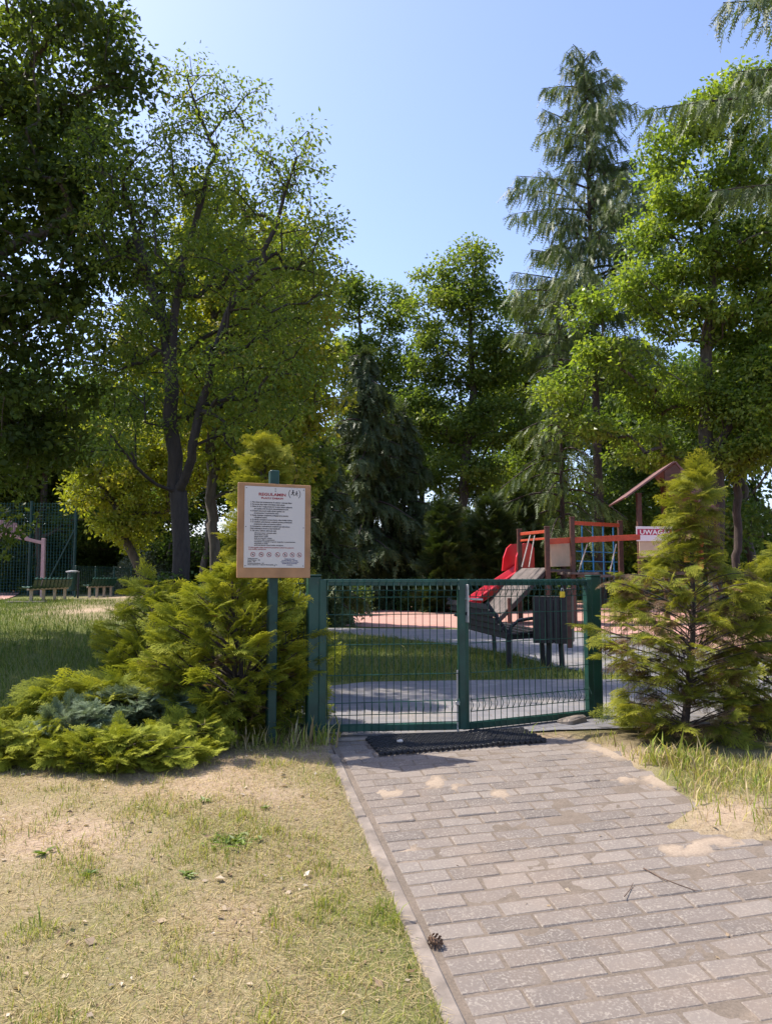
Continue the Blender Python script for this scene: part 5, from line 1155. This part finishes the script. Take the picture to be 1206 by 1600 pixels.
for u in np.linspace(-.45, .45, 5): mb.cbox(p + np.array([ca * u, sa * u, 0]), (.17, .03, .5 + .12 * (abs(u) < .3)), .004, np.stack([[ca, sa, 0], [-sa, ca, 0], [0, 0, 1]]))
mb.cbox(p + [0, 0, -.12], (1.1, .05, .07), .004, np.stack([[ca, sa, 0], [-sa, ca, 0], [0, 0, 1]])); mb.build('backboard', M_MAUVE, t)
mb = MB(); an = np.linspace(0, 2 * math.pi, 17); q = p + np.array([-.35, -.05, -.15]); mb.tube(np.stack([q[0] + .23 * np.cos(an), q[1] + .23 * np.sin(an), 0 * an + q[2]], 1), .016, 6); mb.build('rim', M_RP, t)
fY = 33.0; a = at(-140, 905, fY); b = at(116, 905, fY); zz0 = float(zg(a[0], a[1])); Hn = at(0, 785, fY)[2] - zz0
t = thing('ball_fence', 'tall green ball stop net fence behind the pink court', 'fence', (b[0], b[1], zz0)); mb = MB(); La = a[0] - b[0]
M_NET = solid('green_net_cord', (.015, .075, .062), .7, .1, bmp=0)
for x in np.arange(La, .01, .13): mb.tube([(x, 0, .05), (x, 0, Hn)], .011, 3, caps=False)
for z in np.arange(.05, Hn, .13): mb.tube([(La, .004, z), (0, .004, z)], .011, 3, caps=False)
mb.build('net', M_NET, t)
for x in (0, (46 - 116) / 1200 * fY, La):
    mb = MB(); mb.tube([(x, 0, 0), (x, 0, Hn + .06)], .07, 8); mb.build('post', M_GRN2, t)
mb = MB(); mb.tube([(0, -.02, Hn * .72), ((72 - 116) / 1200 * fY, -.02, .35)], .045, 8); mb.build('brace', M_GRN2, t)

# ---------------------------------------------------------------- small things on the ground
def gpl(px, py):
    r = ray(px, py); t_ = ((PP - CAM) @ PN) / (r @ PN); q = CAM + r * t_; return np.array([q[0], q[1], float(zbase(q[0], q[1]))])
M_TWIG = solid('dry_twig', (.12, .075, .05), .9, .3, 40); M_CONE = solid('pine_cone_scales', (.17, .10, .06), .8, .3, 60); M_STONE = solid('pale_stone', (.55, .50, .44), .8, .15, 40)
def twig(label, pts, r, lift=.006, cat='twig', side=None):
    P = np.array([gpl(*p) for p in pts]); P[:, 2] += lift + np.abs(rng.normal(0, .003, len(P))); o = P[0].copy(); mb = MB(); tt_ = np.linspace(0, len(P) - 1, len(P) * 4)
    Q = np.stack([np.interp(tt_, range(len(P)), P[:, i]) for i in range(3)], 1) - o; mb.tube(Q, np.linspace(r, r * .5, len(Q)), 5)
    if side is not None: mb.tube([Q[len(Q) // 2], gpl(*side) + [0, 0, .012] - o], r * .6, 4)
    tag(mb.build('twig', M_TWIG, loc=o), label, cat)
twig('long curved dry twig lying on the bricks at the right', [(1005, 1359), (1030, 1373), (1060, 1385), (1088, 1395)], .0025)
twig('short dark crooked twig on the bricks beside the long twig', [(975, 1407), (983, 1394), (989, 1382)], .002, side=(990, 1392))
twig('dead branch lying in the dry grass at the bottom left', [(375, 1601), (400, 1590), (425, 1577), (478, 1566)], .007, .015, side=(418, 1592))
twig('thin stick near the left bottom corner of the dry grass', [(0, 1560), (18, 1585), (33, 1597)], .004, .012)
c = gpl(679, 1478); mb = MB(); N = 60
for k in range(N):
    u = k / N; a = k * 2.399; r_ = .017 * math.sin(math.pi * (.12 + .85 * u)) ; p = np.array([-.026 + .05 * u, r_ * math.cos(a), .015 + r_ * math.sin(a)]); n_ = nrm(np.array([.5, math.cos(a), math.sin(a)]))
    tg = nrm(np.cross(n_, [1, 0, .01])); mb.add([p, p + n_ * .008 + tg * .005, p + n_ * .012 + np.array([.004, 0, 0]), p + n_ * .008 - tg * .005], [[0, 1, 2, 3]])
mb.tube([(-.026, 0, .015), (0, 0, .015), (.024, 0, .015)], [.008, .012, .004], 8)
o = mb.build('pine_cone', M_CONE, loc=c); o.rotation_euler = (0, 0, R(-55)); tag(o, 'small brown pine cone lying on the path edging', 'pine cone')
for px, py, r_, lb in ((625, 1161, .016, 'pale pebble lying by the left end of the rubber mat'), (1065, 1224, .010, 'pale pebble at the sandy right edge of the bricks')):
    c = gpl(px, py); d = nrm(rng.normal(0, 1, (40, 3))); import bmesh
    bm = bmesh.new(); bmesh.ops.create_icosphere(bm, subdivisions=2, radius=r_)
    for v in bm.verts: v.co = Vector((v.co.x * 1.3, v.co.y, v.co.z * .65)) * (1 + .15 * math.sin(v.co.x * 300 + v.co.y * 180))
    me = bpy.data.meshes.new('pebble'); bm.to_mesh(me); bm.free(); tag(link('pebble', me, M_STONE, None, c + [0, 0, r_ * .5 + .03 * (px < 700)]), lb, 'pebble')
